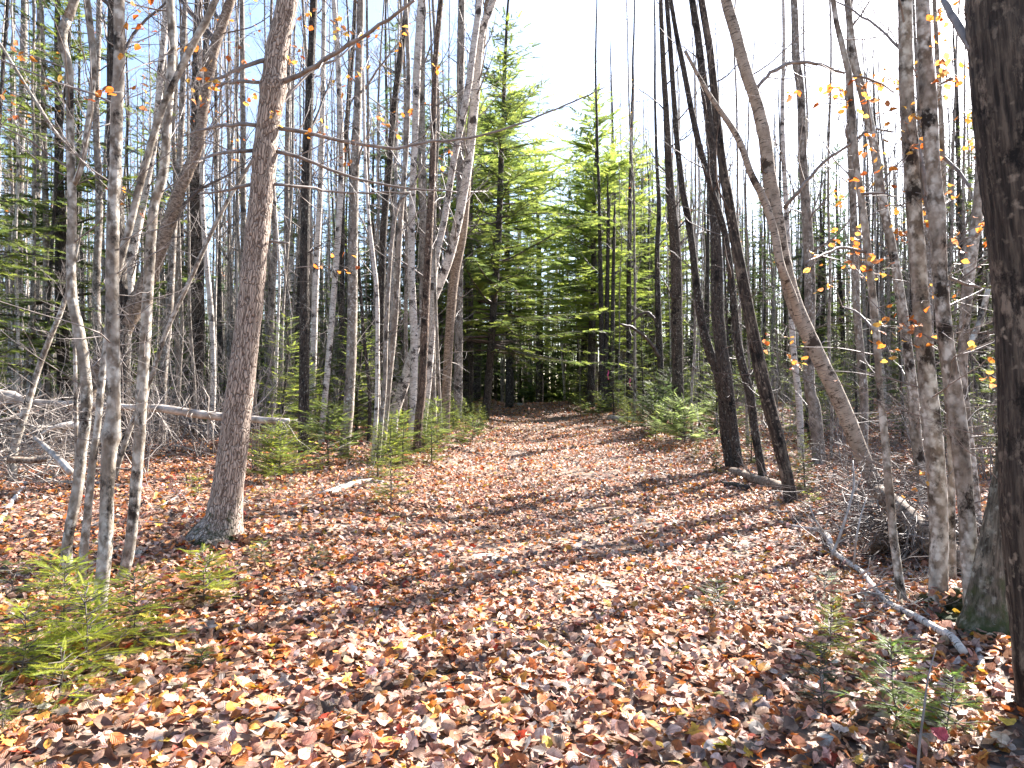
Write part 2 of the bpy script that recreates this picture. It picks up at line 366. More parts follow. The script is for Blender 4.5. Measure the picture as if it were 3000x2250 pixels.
PAL = [((.60,.355,.25),28), ((.63,.45,.36),15), ((.52,.26,.16),21), ((.60,.215,.06),17), ((.66,.31,.06),7), ((.25,.14,.095),13),
       ((.40,.32,.28),9), ((.13,.08,.06),9), ((.42,.065,.03),2.5), ((.66,.44,.06),2), ((.62,.60,.55),1.5), ((.30,.30,.08),.4)]
PC = np.array([p[0] for p in PAL]); PW = np.array([p[1] for p in PAL], float); PW /= PW.sum()
def leaf_cols(n):
    c = PC[R.choice(len(PC), n, p=PW)]; return np.clip(c * U(.72,1.2,(n,1)) * (1+R.standard_normal((n,3))*.05), .01, .9)
lit = Acc()
def scatter(y0, y1, dens, lod, kinds, sc_, zr, tilt):
    area = 0.80*(y1**2-y0**2) + 3.6*(y1-y0); n = int(area*dens)
    y = np.sqrt(U(y0**2, y1**2, n)); x = U(-1, 1, n)*(.80*y + 1.8)
    d = x - path_x(y); bare = np.sin(x*2.1+y*1.3)*np.sin(y*1.7-x*.6)+.5*np.sin(x*5+y*3.1)
    keep = ~(((np.abs(d+.1) < 1.2) & (bare > .35) & (y > 5.2) & (U(0,1,n) < .62)) | ((np.hypot((x+.25)/.6, (y-6.4)/.8) < 1) & (U(0,1,n) < .5))); x, y = x[keep], y[keep]; n = len(x)
    z = H(x, y) + U(0, 1, n)**1.3*zr + .004
    s = sc_*U(.6, 1.25, n)
    M = rotm(U(0,2*pi,n), R.standard_normal(n)*tilt, R.standard_normal(n)*tilt, s)
    M[U(0,1,n) < .45] *= A(1,1,-1)[None,None,:]
    T_ = [leaf_tmpl(k, lod) for k in kinds]; pick = R.integers(0, len(T_), n); cols = leaf_cols(n); O = np.stack([x,y,z],-1)
    for k, tm in enumerate(T_):
        q = pick == k
        if q.any(): place(lit, tm, M[q], O[q], cols[q], U(0,50,q.sum()))
scatter(1.6, 4.4, 680, 2, ['ovate']*9+['round']*8+['maple']*8, .070, .05, .42)
scatter(4.4, 6.5, 860, 2, ['ovate']*9+['round']*8+['maple']*7, .060, .045, .38)
scatter(6.5, 12, 430, 2, ['ovate']*6+['round']*5+['maple']*3, .066, .045, .36)
scatter(12, 22, 190, 1, ['a']*8, .083, .06, .42)
scatter(22, 48, 50, 0, ['a']*8, .115, .06, .45)
tag(obj('leaf_litter', lit, M_litter), label='thick carpet of curled tan and orange fallen leaves over path and woods', cat='fallen leaves', kind='stuff')

# ------------------------------------------------------------------ twigs and branches
Zup = A(0,0,1)
def pn(x, y, z):
    l = math.sqrt(x*x+y*y+z*z) + 1e-12; return (x/l, y/l, z/l)
def perp_(d):
    a, b, c = gs(0,1), gs(0,1), gs(0,1); return pn(d[1]*c-d[2]*b, d[2]*a-d[0]*c, d[0]*b-d[1]*a)
def perp(d): return np.array(perp_(d))
def bl_(p, d, L, k, wob, up):
    P = [tuple(p)]; s = L/k; x, y, z = p; d = tuple(d)
    for _ in range(k):
        d = pn(d[0]+gs(0,wob), d[1]+gs(0,wob), d[2]+gs(0,wob)+up); x += d[0]*s; y += d[1]*s; z += d[2]*s; P.append((x,y,z))
    return P
def bline(p, d, L, k, wob, up): return np.array(bl_(p, d, L, k, wob, up))
def branch(acc, p, d, L, r, lev, tips=None, wob=.16, up=.06, dens=1.0, col=(1,1,1)):
    k = (3, 5, 7, 8)[lev]; P = bl_(p, d, L, k, wob, up); r1 = max(r*.25, .0012)
    acc.queue(P, r, r1, (3,3,4,6)[lev], col)
    if tips is not None: tips.append(np.array(P[-1]))
    if lev > 0:
        lam = dens*(3.2+1.6*L); m_ = max(2, int(gs(lam, math.sqrt(lam))+.5))
        for _ in range(m_):
            t = random.uniform(.15, 1); f = t*k; i = min(int(f), k-1); q = f-i; a, b = P[i], P[i+1]
            dd = pn(b[0]-a[0], b[1]-a[1], b[2]-a[2]); an = random.uniform(.5, 1.05); ca, sa = cos(an), sin(an); pp = perp_(dd)
            branch(acc, (a[0]+(b[0]-a[0])*q, a[1]+(b[1]-a[1])*q, a[2]+(b[2]-a[2])*q), (dd[0]*ca+pp[0]*sa, dd[1]*ca+pp[1]*sa, dd[2]*ca+pp[2]*sa), L*random.uniform(.28,.55)*(1.1-.5*t), (r+(r1-r)*t)*random.uniform(.4,.6), lev-1, tips, wob, up, dens, col)
def crown_on(acc, P, rr, z0, z1, n, L, lev=2, tips=None, updir=.45, dens=1.0, rs=.45, wob=.15, up=.07, col=(1,1,1)):
    """n branches along trunk line P between heights z0 and z1"""
    if z1 <= z0: return
    for z in np.sort(U(z0, z1, n)):
        i = int(np.clip(np.searchsorted(P[:,2], z), 1, len(P)-1)); q = P[i-1] + (P[i]-P[i-1])*U(0,1)
        f = min(1, max(0, (z-P[0,2])/(P[-1,2]-P[0,2]+1e-6))); az = U(0, 2*pi)
        d = nrm(A(cos(az), sin(az), updir + U(-.3,.5)))
        branch(acc, q, d, L*U(.6,1.2)*(1.25-.85*f), max(rr[i]*rs*U(.5,1), .004), lev, tips, wob, up, dens, col)

# hanging leaves
LPAL = np.array([(.62,.24,.045),(.70,.32,.07),(.60,.16,.03),(.66,.42,.10),(.48,.22,.10)])
HL = [leaf_tmpl('ovate', 2, True) for _ in range(6)]
def hang(acc, pts, s, n_each=(2,5), spread=.06):
    O = []
    for p in pts:
        k = R.integers(*n_each); O.append(np.asarray(p) + R.standard_normal((k,3))*spread)
    O = np.vstack(O); n = len(O); M = rotm(U(0,2*pi,n), U(-.9,.9,n), U(-.9,.9,n), s*U(.7,1.2,n)); pick = R.integers(0,6,n)
    cols = LPAL[R.integers(0,5,n)]*U(.75,1.2,(n,1))
    for k in range(6):
        q = pick == k
        if q.any(): place(acc, HL[k], M[q], O[q], cols[q], U(0,50,q.sum()))

# ------------------------------------------------------------------ traced trees
def trunk_line(pts, D, top, lean=0.0, sub=.15, Y0=None):
    """pts: (X, Y, width) in the measuring frame, bottom first; returns world line with radii up to height top"""
    W = []
    z00 = at(pts[0][0], pts[0][1], D)[2]
    for X, Y, wd in pts:
        p = at(X, Y, D); dd = D + lean*(p[2]-z00); p = at(X, Y, dd); W.append((*p, wd/FG*dd/2))
    W = A(*W); g_ = float(H(W[0,0], W[0,1]))
    if W[0,2] > g_ - sub:
        dz = W[0,2]-(g_-sub); W = np.vstack([W[0] + A(-(W[1,0]-W[0,0])*.1, 0, -dz, W[0,3]*.12), W]) if dz > .05 else W
        if dz <= .05: W[0,2] = g_-sub
    z = W[-1,2]; d = nrm(W[-1,:3]-W[-2,:3]); d = d/max(d[2], .3); r = W[-1,3]; p = W[-1,:3].copy(); ext = []
    if top > z + .5:
        n = max(3, int((top-z)/1.2)); h = (top-z)/n
        for i in range(n):
            d = nrm(d + A(0,0,.18) + A(*R.standard_normal(2)*.035, 0)); p = p + d*h/max(d[2],.4); ext.append((*p, max(r*(1-(i+1)/n)**.8, .008)))
        W = np.vstack([W, A(*ext)])
    return W
ALLTRACE = []
def tree(name, label, cat, base, up, D=None, top=12.0, lean=0.0, m=None, tm=None, ns=10, limbs=(), forks=(), flare=0.0, nb=20, bl=2.0, z0=None, step=.12, rough=.025, leaves=(), lsize=.058, group=None, knots=(), root_off=None, lowtw=9, col=(1,1,1), dens=1.0, rs=.28):
    """base (X, Y, w); up = list of (X, Y, w) rising"""
    gp = ground_at(base[0], base[1]); D = D or gp[1]
    if base[0] > 3000: nb = min(nb, 14 if D > 11 else (7 if D > 7 else 3)); dens = .8; bl = min(bl, 1.6)
    if D > 12 and name != 'sapling_tree': top = max(top, .57*D+5)
    P = trunk_line([base]+list(up), D, top, lean)
    o = empty(name, (P[0,0], P[0,1], float(H(P[0,0], P[0,1]))), label, cat, group); org = np.array(o.location)
    Q = catmull(P, step)
    if flare: Q[:,3] *= 1 + flare*np.exp(-(Q[:,2]-org[2])/.13)
    for (kY, amt) in knots:
        zk = at(0, kY, D)[2]; Q[:,3] *= 1 + amt*np.exp(-((Q[:,2]-zk)/.045)**2)
    Ql = Q.copy(); Ql[:,:3] -= org
    a = Acc(); nz = U(0, 6)
    tube(a, Ql[:,:3], Ql[:,3], ns, col, rough, s0=0)
    obj('trunk', a, m or M_grey, o)
    lines = [Q]
    for f in forks:
        Fp = [at(X, Y, D + f.get('dy', 0)*min(1, i_/2)) for i_, (X, Y, w_) in enumerate(f['pts'])]
        W = np.hstack([A(*Fp), A(*[[w_/FG*D/2] for _,_,w_ in f['pts']])])
        if W[-1,2] < f.get('top', 0): 
            d = nrm(W[-1,:3]-W[-2,:3]); n = 6; h = (f['top']-W[-1,2])/n; p = W[-1,:3].copy(); r = W[-1,3]; e = []
            for i_ in range(n): d = nrm(d+A(0,0,.15)+A(*R.standard_normal(2)*.05,0)); p = p+d*h; e.append((*p, r*(1-(i_+1)/n)**.8+.003))
            W = np.vstack([W, A(*e)])
        W = catmull(W, step); a = Acc(); Wl = W.copy(); Wl[:,:3] -= org; tube(a, Wl[:,:3], Wl[:,3], max(6, ns-4), col, rough); obj('limb', a, f.get('m') or m or M_grey, o); lines.append(W)
    for l in limbs:
        pts, dy = l[0], l[1]; n = len(pts)
        W = A(*[(*at(X, Y, D + dy*(i_/(n-1))**1.2), 1.25*w_/FG*(D)/2) for i_, (X, Y, w_) in enumerate(pts)])
        W = catmull(W, .12); W[1:-1,:3] += R.standard_normal((len(W)-2,3))*min(.008, .0008*D)
        a = Acc(); Wl = W.copy(); Wl[:,:3] -= org; tube(a, Wl[:,:3], Wl[:,3], 6, col, .03)
        for i_ in range(2, len(W)-1, 2):
            if U(0,1) < .75:
                dd = nrm(W[i_+1,:3]-W[i_,:3]); q = nrm(dd*U(.4,1)+perp(dd)*.9+Zup*.15)
                branch(a, Wl[i_,:3], q, U(.25,.8)*min(1.5, D/8+.4), max(W[i_,3]*.4,.002), 1, None, .2, .05)
        obj('limb', a, tm or M_twig, o); lines.append(W)
    a = Acc()
    zt = max(W_[:,2].max() for W_ in lines)
    zs = z0 if z0 is not None else org[2] + .24*(zt-org[2])
    for W in [x for x in lines if x[-1,2] > zs and x[:,3].max() > .02][:4]:
        if W[-1,2] - zs > .5: crown_on(a, W[:,:3]-org, W[:,3], zs-org[2], W[-1,2]-org[2]-.1, int(nb/ (1 if W is Q else 2))+1, bl, 2, dens=dens, rs=rs)
    if lowtw: crown_on(a, Ql[:,:3], Ql[:,3], .8, zs-org[2], lowtw, bl*.5, 1, rs=.15, updir=.2)
    if leaves:
        la = Acc()
        for (X, Y) in leaves:
            best = None
            for W in lines:
                for q in W[::3]:
                    dy = q[1]; pp = at(X, Y, dy); e = np.linalg.norm(pp-q[:3]) + (0.3 if q[2] > pp[2] else 0)
                    if best is None or e < best[0]: best = (e, q[:3], pp)
            e, q, pp = best; pp = pp + A(0, U(-.2,.2), 0); mid = (q+pp)/2 + A(0,0,.04*e)
            tube(a, catmull(A(q-org, mid-org, pp-org), .1), np.array([.004,.0035,.003,.003,.0025,.002]*40)[:len(catmull(A(q-org, mid-org, pp-org), .1))], 4, cap=False)
            t_ = []; branch(a, pp-org, nrm(pp-q+R.standard_normal(3)*.1), .25, .0025, 1, t_, .2, 0)
            hang(la, t_[:5]+[pp-org], lsize, (1,3), .03)
        obj('foliage', la, M_leaf, o)
    if a.V or a.Q: obj('crown', a, tm or M_twig, o)
    ALLTRACE.append((P[0,0], P[0,1]))
    return o, Q
def c1(l): return [(x+1475, y, w_) for x, y, w_ in l]
def c2(l): return [(x+2950, y, w_) for x, y, w_ in l]

# --- big plated trunk beside the path
root = tree('maple_tree', 'thick trunk with furrowed pinkish grey plates leaning over the leaves beside the path', 'tree',
    (945,2318,170), [(965,2250,140),(985,2100,128),(1005,1950,122),(1030,1750,116),(1060,1500,108),(1088,1250,102),(1112,1000,98),(1135,800,98),(1150,600,94),(1178,400,102),(1200,200,92),(1245,-20,88)],
    top=14, m=M_plate, ns=28, step=.06, rough=.018, flare=.45, nb=12, bl=2.6, z0=5.2, lowtw=0,
    knots=[(380,.22),(650,.14),(700,.12),(1000,.08),(1190,.08),(770,.05)],
    limbs=[([(1215,355,22),(1300,320,18),(1400,262,16),(1475,215,14),(1640,110,12),(1790,0,10)],-.8), ([(1170,245,20),(1120,265,16),(1050,290,14),(930,340,10),(860,330,6)],-.4),
           ([(1130,355,14),(1000,355,12),(915,380,8)],.5), ([(1110,542,16),(1000,538,14),(890,556,10),(780,590,5)],.6),
           ([(1205,555,16),(1330,575,15),(1475,605,13),(1675,638,12),(1875,610,11),(2125,575,9),(2475,440,7),(2625,370,4)],1.5),
           ([(1195,655,15),(1330,692,12),(1475,750,10),(1675,802,8),(1975,830,5)],.8), ([(1105,650,14),(950,660,11),(830,702,7)],-.6),
           ([(1185,796,12),(1330,806,10),(1475,830,9),(1775,828,5)],1.0), ([(1085,798,13),(960,826,10),(860,838,7)],.4),
           ([(1190,480,12),(1260,400,12),(1340,310,10),(1475,240,8),(1560,140,6)],.7), ([(1165,1045,10),(1205,1045,8),(1245,1050,6)],-.1)],
    leaves=[(1060,400),(1150,30),(1180,60),(1270,250),(1055,430),(870,210),(960,230),(1495,580),(1590,640),(1515,175),(1505,405),(1905,740),(1845,370),(1690,580),(1650,170),(1225,640),(1345,610),(1440,120),(1370,1130),(1480,130)], lsize=.058)
# --- clump of slender stems
cl = 'clump of slender lichened trunks by the bright green saplings'
tree('maple_tree', 'kinked slender grey trunk forking high up, outermost of the sapling clump', 'tree',
    (305,2500,46), [(288,2400,44),(300,2290,42),(335,2110,45),(352,1950,44),(370,1800,44),(372,1659,44),(345,1450,44),(312,1290,40),(308,1100,38),(312,900,36),(305,650,32),(302,450,30),(298,300,32),(268,170,38),(290,80,38),(325,-10,36)],
    top=9, ns=14, nb=10, bl=1.6, step=.06, lowtw=5, forks=[dict(pts=[(315,800,25),(345,740,25),(372,600,25),(400,380,26),(402,230,28),(375,0,28)], top=7.5)],
    leaves=[(160,510),(180,290),(360,410),(480,400),(20,230)])
tree('maple_tree', 'thin pale trunk behind the clump bending away towards the path as a light limb', 'tree',
    (355,2470,36), [(375,2259,34),(398,2009,30),(420,1859,28),(438,1659,28),(458,1500,28),(482,1300,28),(520,1130,30),(565,960,30),(612,770,30),(690,500,28),(760,340,28),(850,160,30),(935,-10,28)],
    top=8, D=4.75, ns=12, nb=8, bl=1.4, step=.06)
tree('maple_tree', 'straightest lichened trunk of the clump with a mossy swelling low down', 'tree',
    (425,2640,72), [(435,2560,58),(455,2360,58),(462,2160,54),(468,2000,58),(482,1860,62),(490,1760,55),(488,1500,55),(485,1200,52),(490,900,50),(500,700,48),(506,450,48),(515,250,44),(515,-10,42)],
    top=10, ns=14, nb=10, bl=1.7, step=.06, knots=[(1880,.3)], leaves=[(600,300),(560,400),(610,120)])
tree('maple_tree', 'slender lichened trunk of the clump standing nearest the thick furrowed one', 'tree',
    (525,2519,48), [(545,2440,46),(568,2309,45),(590,2059,45),(605,1859,45),(615,1659,45),(625,1500,45),(640,1250,42),(655,1000,42),(667,880,38),(705,750,40),(725,500,35),(745,200,36),(735,-10,34)],
    top=9.5, ns=14, nb=9, bl=1.5, step=.06, knots=[(1700,.15)], leaves=[(640,930),(800,420),(820,440)])
tree('sapling_tree', 'thin brown sapling slanting from behind the clump up towards the furrowed trunk', 'tree',
    (495,2080,22), [(520,1980,22),(570,1830,22),(650,1640,20),(720,1430,20),(830,1190,20),(930,970,18),(1000,840,16),(1085,700,14)], top=5, ns=8, nb=5, bl=.8, lowtw=3)
tree('cherry_tree', 'brown shaggy-barked trunk curving up behind the slender clump with ragged bark edges', 'tree',
    (325,1980,75), [(335,1860,70),(370,1720,72),(420,1600,80),(520,1430,82),(620,1250,72),(700,1050,58),(770,840,52),(850,640,44),(890,400,42),(930,200,40),(1000,-10,38)],
    top=14, m=M_shag, tm=M_twigd, ns=16, step=.1, rough=.07, nb=12, bl=2, z0=6, lowtw=4,
    limbs=[([(930,180,26),(880,115,20),(820,50,16),(770,-20,12)],.5), ([(700,1050,16),(760,940,14),(850,830,12),(980,760,8),(1080,690,5)],.8)])
tree('birch_tree', 'pale crooked birch seen through the slender clump', 'tree', (520,1850,45), [(545,1500,42),(565,1150,40),(600,950,38),(650,700,32),(680,500,30),(695,300,28),(715,100,28),(720,-10,26)], D=15, top=13, m=M_birch, ns=10, nb=10)
tree('fir_tree', 'dark straight trunk standing upright between the clump and the furrowed trunk', 'tree', (845,1830,44), [(843,1620,42),(838,1400,42),(835,1000,42),(845,500,38),(860,-10,34)], D=19, top=15, m=M_dark, tm=M_twigd, ns=10, nb=10)
tree('aspen_tree', 'grey trunk just behind the furrowed one on its clump side', 'tree', (1055,1800,26), [(1055,1500,26),(1052,1000,25),(1050,500,24),(1045,-10,20)], D=20, top=14, m=M_greyfar, ns=8)
tree('birch_tree', 'thin white birch, first one beyond the furrowed trunk', 'tree', (1328,1860,30), [(1350,1659,28),(1365,1200,28),(1385,800,25),(1395,400,22),(1400,-10,18)], top=13, D=16, m=M_birch, ns=8)
tree('birch_tree', 'wavy white birch, second one beyond the furrowed trunk', 'tree', (1390,1870,28), [(1410,1659,26),(1440,1300,26),(1462,1000,26),(1475,700,25),(1462,300,24),(1442,-10,22)], top=13, D=15, m=M_birch, ns=8)
tree('aspen_tree', 'narrow grey trunk between the furrowed trunk and the white birches', 'tree', (1255,1850,26), [(1240,1300,25),(1240,700,22),(1250,200,18),(1255,-10,16)], top=13, D=20, m=M_greyfar, ns=8)
tree('aspen_tree', 'pale trunk at the very edge of the woods behind the stump and deadfall', 'tree', (90,1850,32), [(80,1300,32),(85,800,30),(100,300,28),(105,-10,24)], top=14, D=26, m=M_greyfar, ns=8)
tree('aspen_tree', 'slim olive grey trunk behind the clump, among green firs', 'tree', (120,1850,28), [(130,1659,26),(160,900,25),(168,200,20),(170,-10,18)], top=14, D=20, m=M_greyfar, ns=8)
tree('sapling_tree', 'pale thin sapling crossing the corner sky at a slant', 'tree', (330,1900,18), [(320,1400,16),(300,700,15),(230,560,15),(130,400,14),(0,190,13),(-90,60,10)], D=8, top=6, ns=6, nb=4, bl=.7)
tree('sapling_tree', 'leaning grey pole rising from the fallen trunk by the brush pile', 'tree', (60,1950,34), [(100,1810,32),(145,1659,26),(185,1540,24),(220,1450,22),(262,1350,20),(285,1280,16)], D=8.5, top=3.6, ns=8, nb=3, bl=.8)
# --- between the furrowed trunk and the path
tree('maple_tree', 'dark slim trunk behind the white birches', 'tree', (1475,1860,26), [(1477,1659,24),(1480,900,22),(1495,600,22),(1525,200,20),(1535,-10,16)], D=21, top=14, m=M_dark, tm=M_twigd, ns=8)
tree('aspen_tree', 'hair-thin grey pole before the hemlock shade', 'tree', (1640,1850,16), [(1625,1300,14),(1595,1000,13),(1590,500,12),(1585,-10,10)], D=15, top=10, ns=6, m=M_greyfar)
tree('birch_tree', 'black-patched birch rising behind the three joined stems', 'tree', (1640,1900,34), [(1645,1500,34),(1650,1250,32),(1657,1000,32),(1680,750,28),(1705,450,28),(1730,250,28),(1760,30,28),(1765,-10,26)], D=17, top=14, m=M_dark, tm=M_twig, ns=8)
tree('ash_tree', 'outer stem of three thin joined pale stems at the path edge, curving outward', 'tree', (1612,1999,22), [(1625,1800,20),(1630,1659,18),(1630,1300,18),(1612,1100,16),(1590,900,14),(1575,600,13),(1570,300,12)], top=7, ns=8, nb=6, bl=1.0, m=M_birch)
tree('ash_tree', 'middle stem of three thin joined pale stems at the path edge', 'tree', (1632,2008,22), [(1645,1850,22),(1662,1659,20),(1670,1400,20),(1688,1100,18),(1715,900,18),(1770,820,12)], top=6, ns=8, nb=6, bl=1.0, m=M_greyfar)
tree('ash_tree', 'tallest stem of three thin joined pale stems at the path edge', 'tree', (1645,2002,28), [(1662,1850,28),(1680,1659,26),(1705,1400,28),(1715,1250,26),(1730,950,24),(1758,600,22),(1765,300,20),(1752,-10,18)], top=11, ns=8, nb=8, bl=1.3, m=M_greyfar)
tree('birch_tree', 'knotty birch with dark ringed bark between joined stems and reddish trunk', 'tree', (1780,1900,36), [(1790,1500,34),(1778,1200,32),(1780,900,30),(1795,560,30),(1802,300,34),(1822,-10,34)], D=16, top=14, m=M_birch, ns=10)
tree('cherry_tree', 'straight reddish brown trunk at the edge of the path', 'tree', (1800,1965,38), [(1810,1800,36),(1825,1659,36),(1840,1300,35),(1855,1000,32),(1870,700,28),(1880,300,24),(1905,-10,24)], top=12, ns=12, m=M_dark, tm=M_twigd, nb=10, bl=1.6, col=(2.0,1.7,1.55))
tree('spruce_tree', 'grey rough trunk behind the reddish one', 'tree', (1822,1850,36), [(1830,1200,36),(1826,900,34),(1822,500,30),(1825,100,26)], D=21, top=14, m=M_greyfar, tm=M_twigd, ns=8)
tree('birch_tree', 'white birch arching up from the bank, thickest of the two leaning ones', 'tree', (1700,1800,48), [(1745,1659,46),(1795,1500,42),(1875,1280,42),(1935,1130,42),(1980,950,40),(2025,700,38),(2055,400,38),(2080,150,34),(2135,-10,32)], D=17, top=14, m=M_birch, ns=12, step=.2)
tree('birch_tree', 'thinner white birch leaning beside the arching one', 'tree', (1830,1830,30), [(1850,1659,30),(1870,1400,28),(1880,1150,28),(1920,950,28),(1960,700,30),(2020,400,30),(2040,250,30),(2075,-10,28)], D=16.5, top=14, m=M_birch, ns=10, step=.2)
tree('birch_tree', 'birch with flaking brown base beside the hemlocks at the bank', 'tree', (1925,1869,36), [(1930,1659,38),(1945,1400,40),(1962,1200,44),(2000,1000,38),(2020,750,36),(2040,500,34),(2075,250,30),(2110,-10,26)], D=17.5, top=14, m=M_shag, tm=M_twig, ns=12, step=.2)
tree('spruce_tree', 'smooth grey upright trunk behind the flaking birch', 'tree', (1978,1770,38), [(1980,1659,38),(1985,1100,34),(1990,600,34),(1990,300,34),(1995,-10,30)], D=22, top=15, m=M_greyfar, tm=M_twigd, ns=10)
hem1 = tree('hemlock_tree', 'dark hemlock trunk leaning slightly at the far left bend of the path', 'tree', (2095,1814,40), [(2110,1659,34),(2135,1300,30),(2155,1000,28),(2165,700,24),(2175,500,18),(2190,100,12)], D=25, top=15, m=M_dark, tm=M_twigd, ns=10, step=.25, nb=0, lowtw=0)
tree('spruce_tree', 'slim dark trunk next to the leaning hemlock', 'tree', (2020,1790,24), [(2035,1659,22),(2035,900,18),(2045,500,14)], D=27, top=11, m=M_dark, tm=M_twigd, ns=8, nb=14)
# --- right of the path
tree('maple_tree', 'three joined dark trunks tied with pink tape beyond the path crest', 'tree', (2598,1782,26), [(2600,1500,24),(2595,1200,20),(2590,900,14)], D=30, top=11, m=M_dark, ns=8,
     forks=[dict(pts=[(2615,1780,24),(2620,1500,22),(2625,1200,18),(2630,900,14)], top=11), dict(pts=[(2632,1780,22),(2645,1500,20),(2650,1200,16),(2655,950,12)], top=10)])
tree('aspen_tree', 'brown trunk marked with a pink ribbon at chest height', 'tree', (2715,1765,24), [(2718,1500,22),(2718,1200,20),(2722,900,18),(2730,500,12)], D=31, top=12, m=M_dark, ns=8, tm=M_twigd)
tree('maple_tree', 'crooked dark trunk with an arched side limb beyond the bright fir', 'tree', (2862,1810,32), [(2858,1659,28),(2845,1350,26),(2840,1100,22),(2848,900,20),(2838,700,14)], D=24, top=11, m=M_dark, tm=M_twigd, ns=8, limbs=[([(2862,1560,14),(2810,1480,12),(2740,1420,10),(2680,1400,6)],-.8), ([(2855,1420,12),(2800,1350,10),(2740,1380,8),(2690,1440,4)],.8)])
tree('maple_tree', 'tall dark upright trunk, first large one past the far log', 'tree', (2935,1830,58), [(2930,1659,50),(2925,1400,50),(2920,1100,48),(2895,800,38),(2880,500,28),(2865,250,24),(2855,-10,18)], D=21, top=15, m=M_dark, tm=M_twigd, ns=12, step=.2, col=(1.3,1.2,1.1))
tree('maple_tree', 'dark mossy-edged trunk whose foot stands right at the path edge', 'tree', (3165,2024,62), [(3140,1859,58),(3120,1659,50),(3060,1500,40),(3025,1350,35),(2995,1100,30),(2975,950,30),(2950,820,28),(2925,600,24),(2900,250,22),(2880,-10,20)], top=13, m=M_dark, tm=M_twigd, ns=14, step=.12)
tree('maple_tree', 'black forked trunk joined at the foot to the mossy path edge one', 'tree', (3195,2030,40), [(3170,1859,42),(3140,1659,56),(3105,1400,54),(3095,1100,48),(3083,800,42),(3068,550,40),(3040,350,35),(3015,150,32),(2990,-10,30)], top=14, m=M_dark, tm=M_twigd, ns=14, step=.12)
tree('maple_tree', 'narrow dark trunk standing between the joined pair and the lichened leaning one', 'tree', (3298,2070,36), [(3262,1859,36),(3240,1700,38),(3190,1500,36),(3165,1250,30),(3130,1000,28),(3070,800,26),(3010,580,26),(2955,300,24),(2915,100,20)], top=12, m=M_dark, tm=M_twigd, ns=12, step=.12)
tree('maple_tree', 'stout dark trunk with pale lichen blotches leaning in over the path', 'tree', (3420,2175,56), [(3400,2060,52),(3352,1859,56),(3300,1659,58),(3245,1400,52),(3185,1080,46),(3150,880,44),(3118,680,36),(3092,450,34),(3065,200,32),(3030,-10,30)], top=14, m=M_huge, tm=M_twigd, ns=16, step=.1, flare=.2)
lb, lbQ = tree('birch_tree', 'yellowish birch leaning strongly from the rotten stump across the sky', 'tree', (3812,2165,76), [(3780,2089,66),(3730,1979,62),(3670,1829,66),(3605,1679,66),(3560,1590,65),(3495,1450,64),(3430,1300,64),(3380,1100,60),(3350,900,58),(3322,750,55),(3305,600,54),(3270,450,50),(3220,300,50),(3175,130,48),(3135,-10,44)],
    D=9.3, top=11, m=M_ybirch, ns=20, step=.08, rough=.02, nb=12, bl=1.8, z0=5.4, knots=[(560,.08),(780,.1),(1150,.07)],
    forks=[dict(pts=[(3470,1430,34),(3425,1280,34),(3375,1150,34),(3345,1000,32),(3300,860,32),(3245,750,28),(3185,590,26),(3060,400,18),(2960,220,12)], dy=-.25)],
    limbs=[([(3390,900,14),(3430,850,12),(3560,700,10),(3680,620,8),(3760,560,8),(3860,570,6)],-.8), ([(3255,420,12),(3300,350,12),(3400,275,14),(3520,275,12),(3650,315,10)],.5)])
tree('birch_tree', 'upright greyish birch behind the leaning yellowish one', 'tree', (3540,2010,56), [(3520,1759,52),(3497,1659,45),(3500,1250,45),(3490,1000,42),(3470,700,36),(3460,400,34),(3440,250,34),(3430,-10,28)], D=14, top=14, m=M_greyfar, ns=12, step=.15)
tree('maple_tree', 'thin crooked lichened trunk standing among the sticks of the fallen branch', 'tree', (3905,2619,42), [(3885,2500,36),(3860,2309,34),(3842,2109,34),(3820,1859,30),(3800,1659,26),(3782,1400,30),(3752,1100,30),(3720,850,28),(3688,600,26),(3672,350,25),(3640,200,24),(3600,-10,20)], top=7.5, ns=12, step=.06, nb=8, bl=1.2, rough=.04, z0=3.6,
    limbs=[([(3745,1090,12),(3650,1070,10),(3560,1100,8),(3480,1140,5)],-.5), ([(3785,1440,10),(3720,1360,9),(3640,1325,6)],.5), ([(3715,840,10),(3780,830,8),(3860,850,5)],-.3),([(3665,330,10),(3780,345,8),(3860,400,4)],.3)],
    leaves=[(3770,310),(3680,350),(3855,390),(3820,360),(3870,700),(3800,745),(3805,830),(3750,780),(3820,1170),(3790,1160),(3710,1140),(3570,1240),(3820,1320),(3790,1000),(3700,440),(3640,440),(3560,430),(3630,1600),(3460,1500),(3850,1120),(3890,880),(3850,490+1659),(3920,850)], lsize=.058)
tree('maple_tree', 'curving patchy trunk behind the thin crooked one', 'tree', (3985,2060,48), [(3960,1900,44),(3940,1659,42),(3900,1350,40),(3870,1150,36),(3840,1000,36),(3810,850,36),(3780,650,35),(3740,450,36),(3690,250,32),(3660,-10,26)], D=8.6, top=12, ns=12, step=.12)
tree('maple_tree', 'lichened twin trunk growing from the mossy stump, the one nearer the path', 'tree', (4058,2650,78), [(4055,2500,72),(4058,2309,72),(4050,2109,74),(4035,1909,74),(4010,1659,70),(3995,1500,68),(3972,1200,66),(3950,900,64),(3935,650,62),(3918,400,60),(3910,-10,54)], top=12, ns=20, step=.06, flare=.1, nb=9, rough=.02, knots=[(610,.1)],
    limbs=[([(3960,620,22),(4000,800,24),(4010,880,26),(4030,950,20)],-.1), ([(3915,240,12),(3860,180,10),(3760,90,8),(3600,0,6)],.6)], leaves=[(3880,690),(3870,1200),(3990,500),(3940,560),(3870,540),(3900,1480),(3960,1390),(3880,1420)])
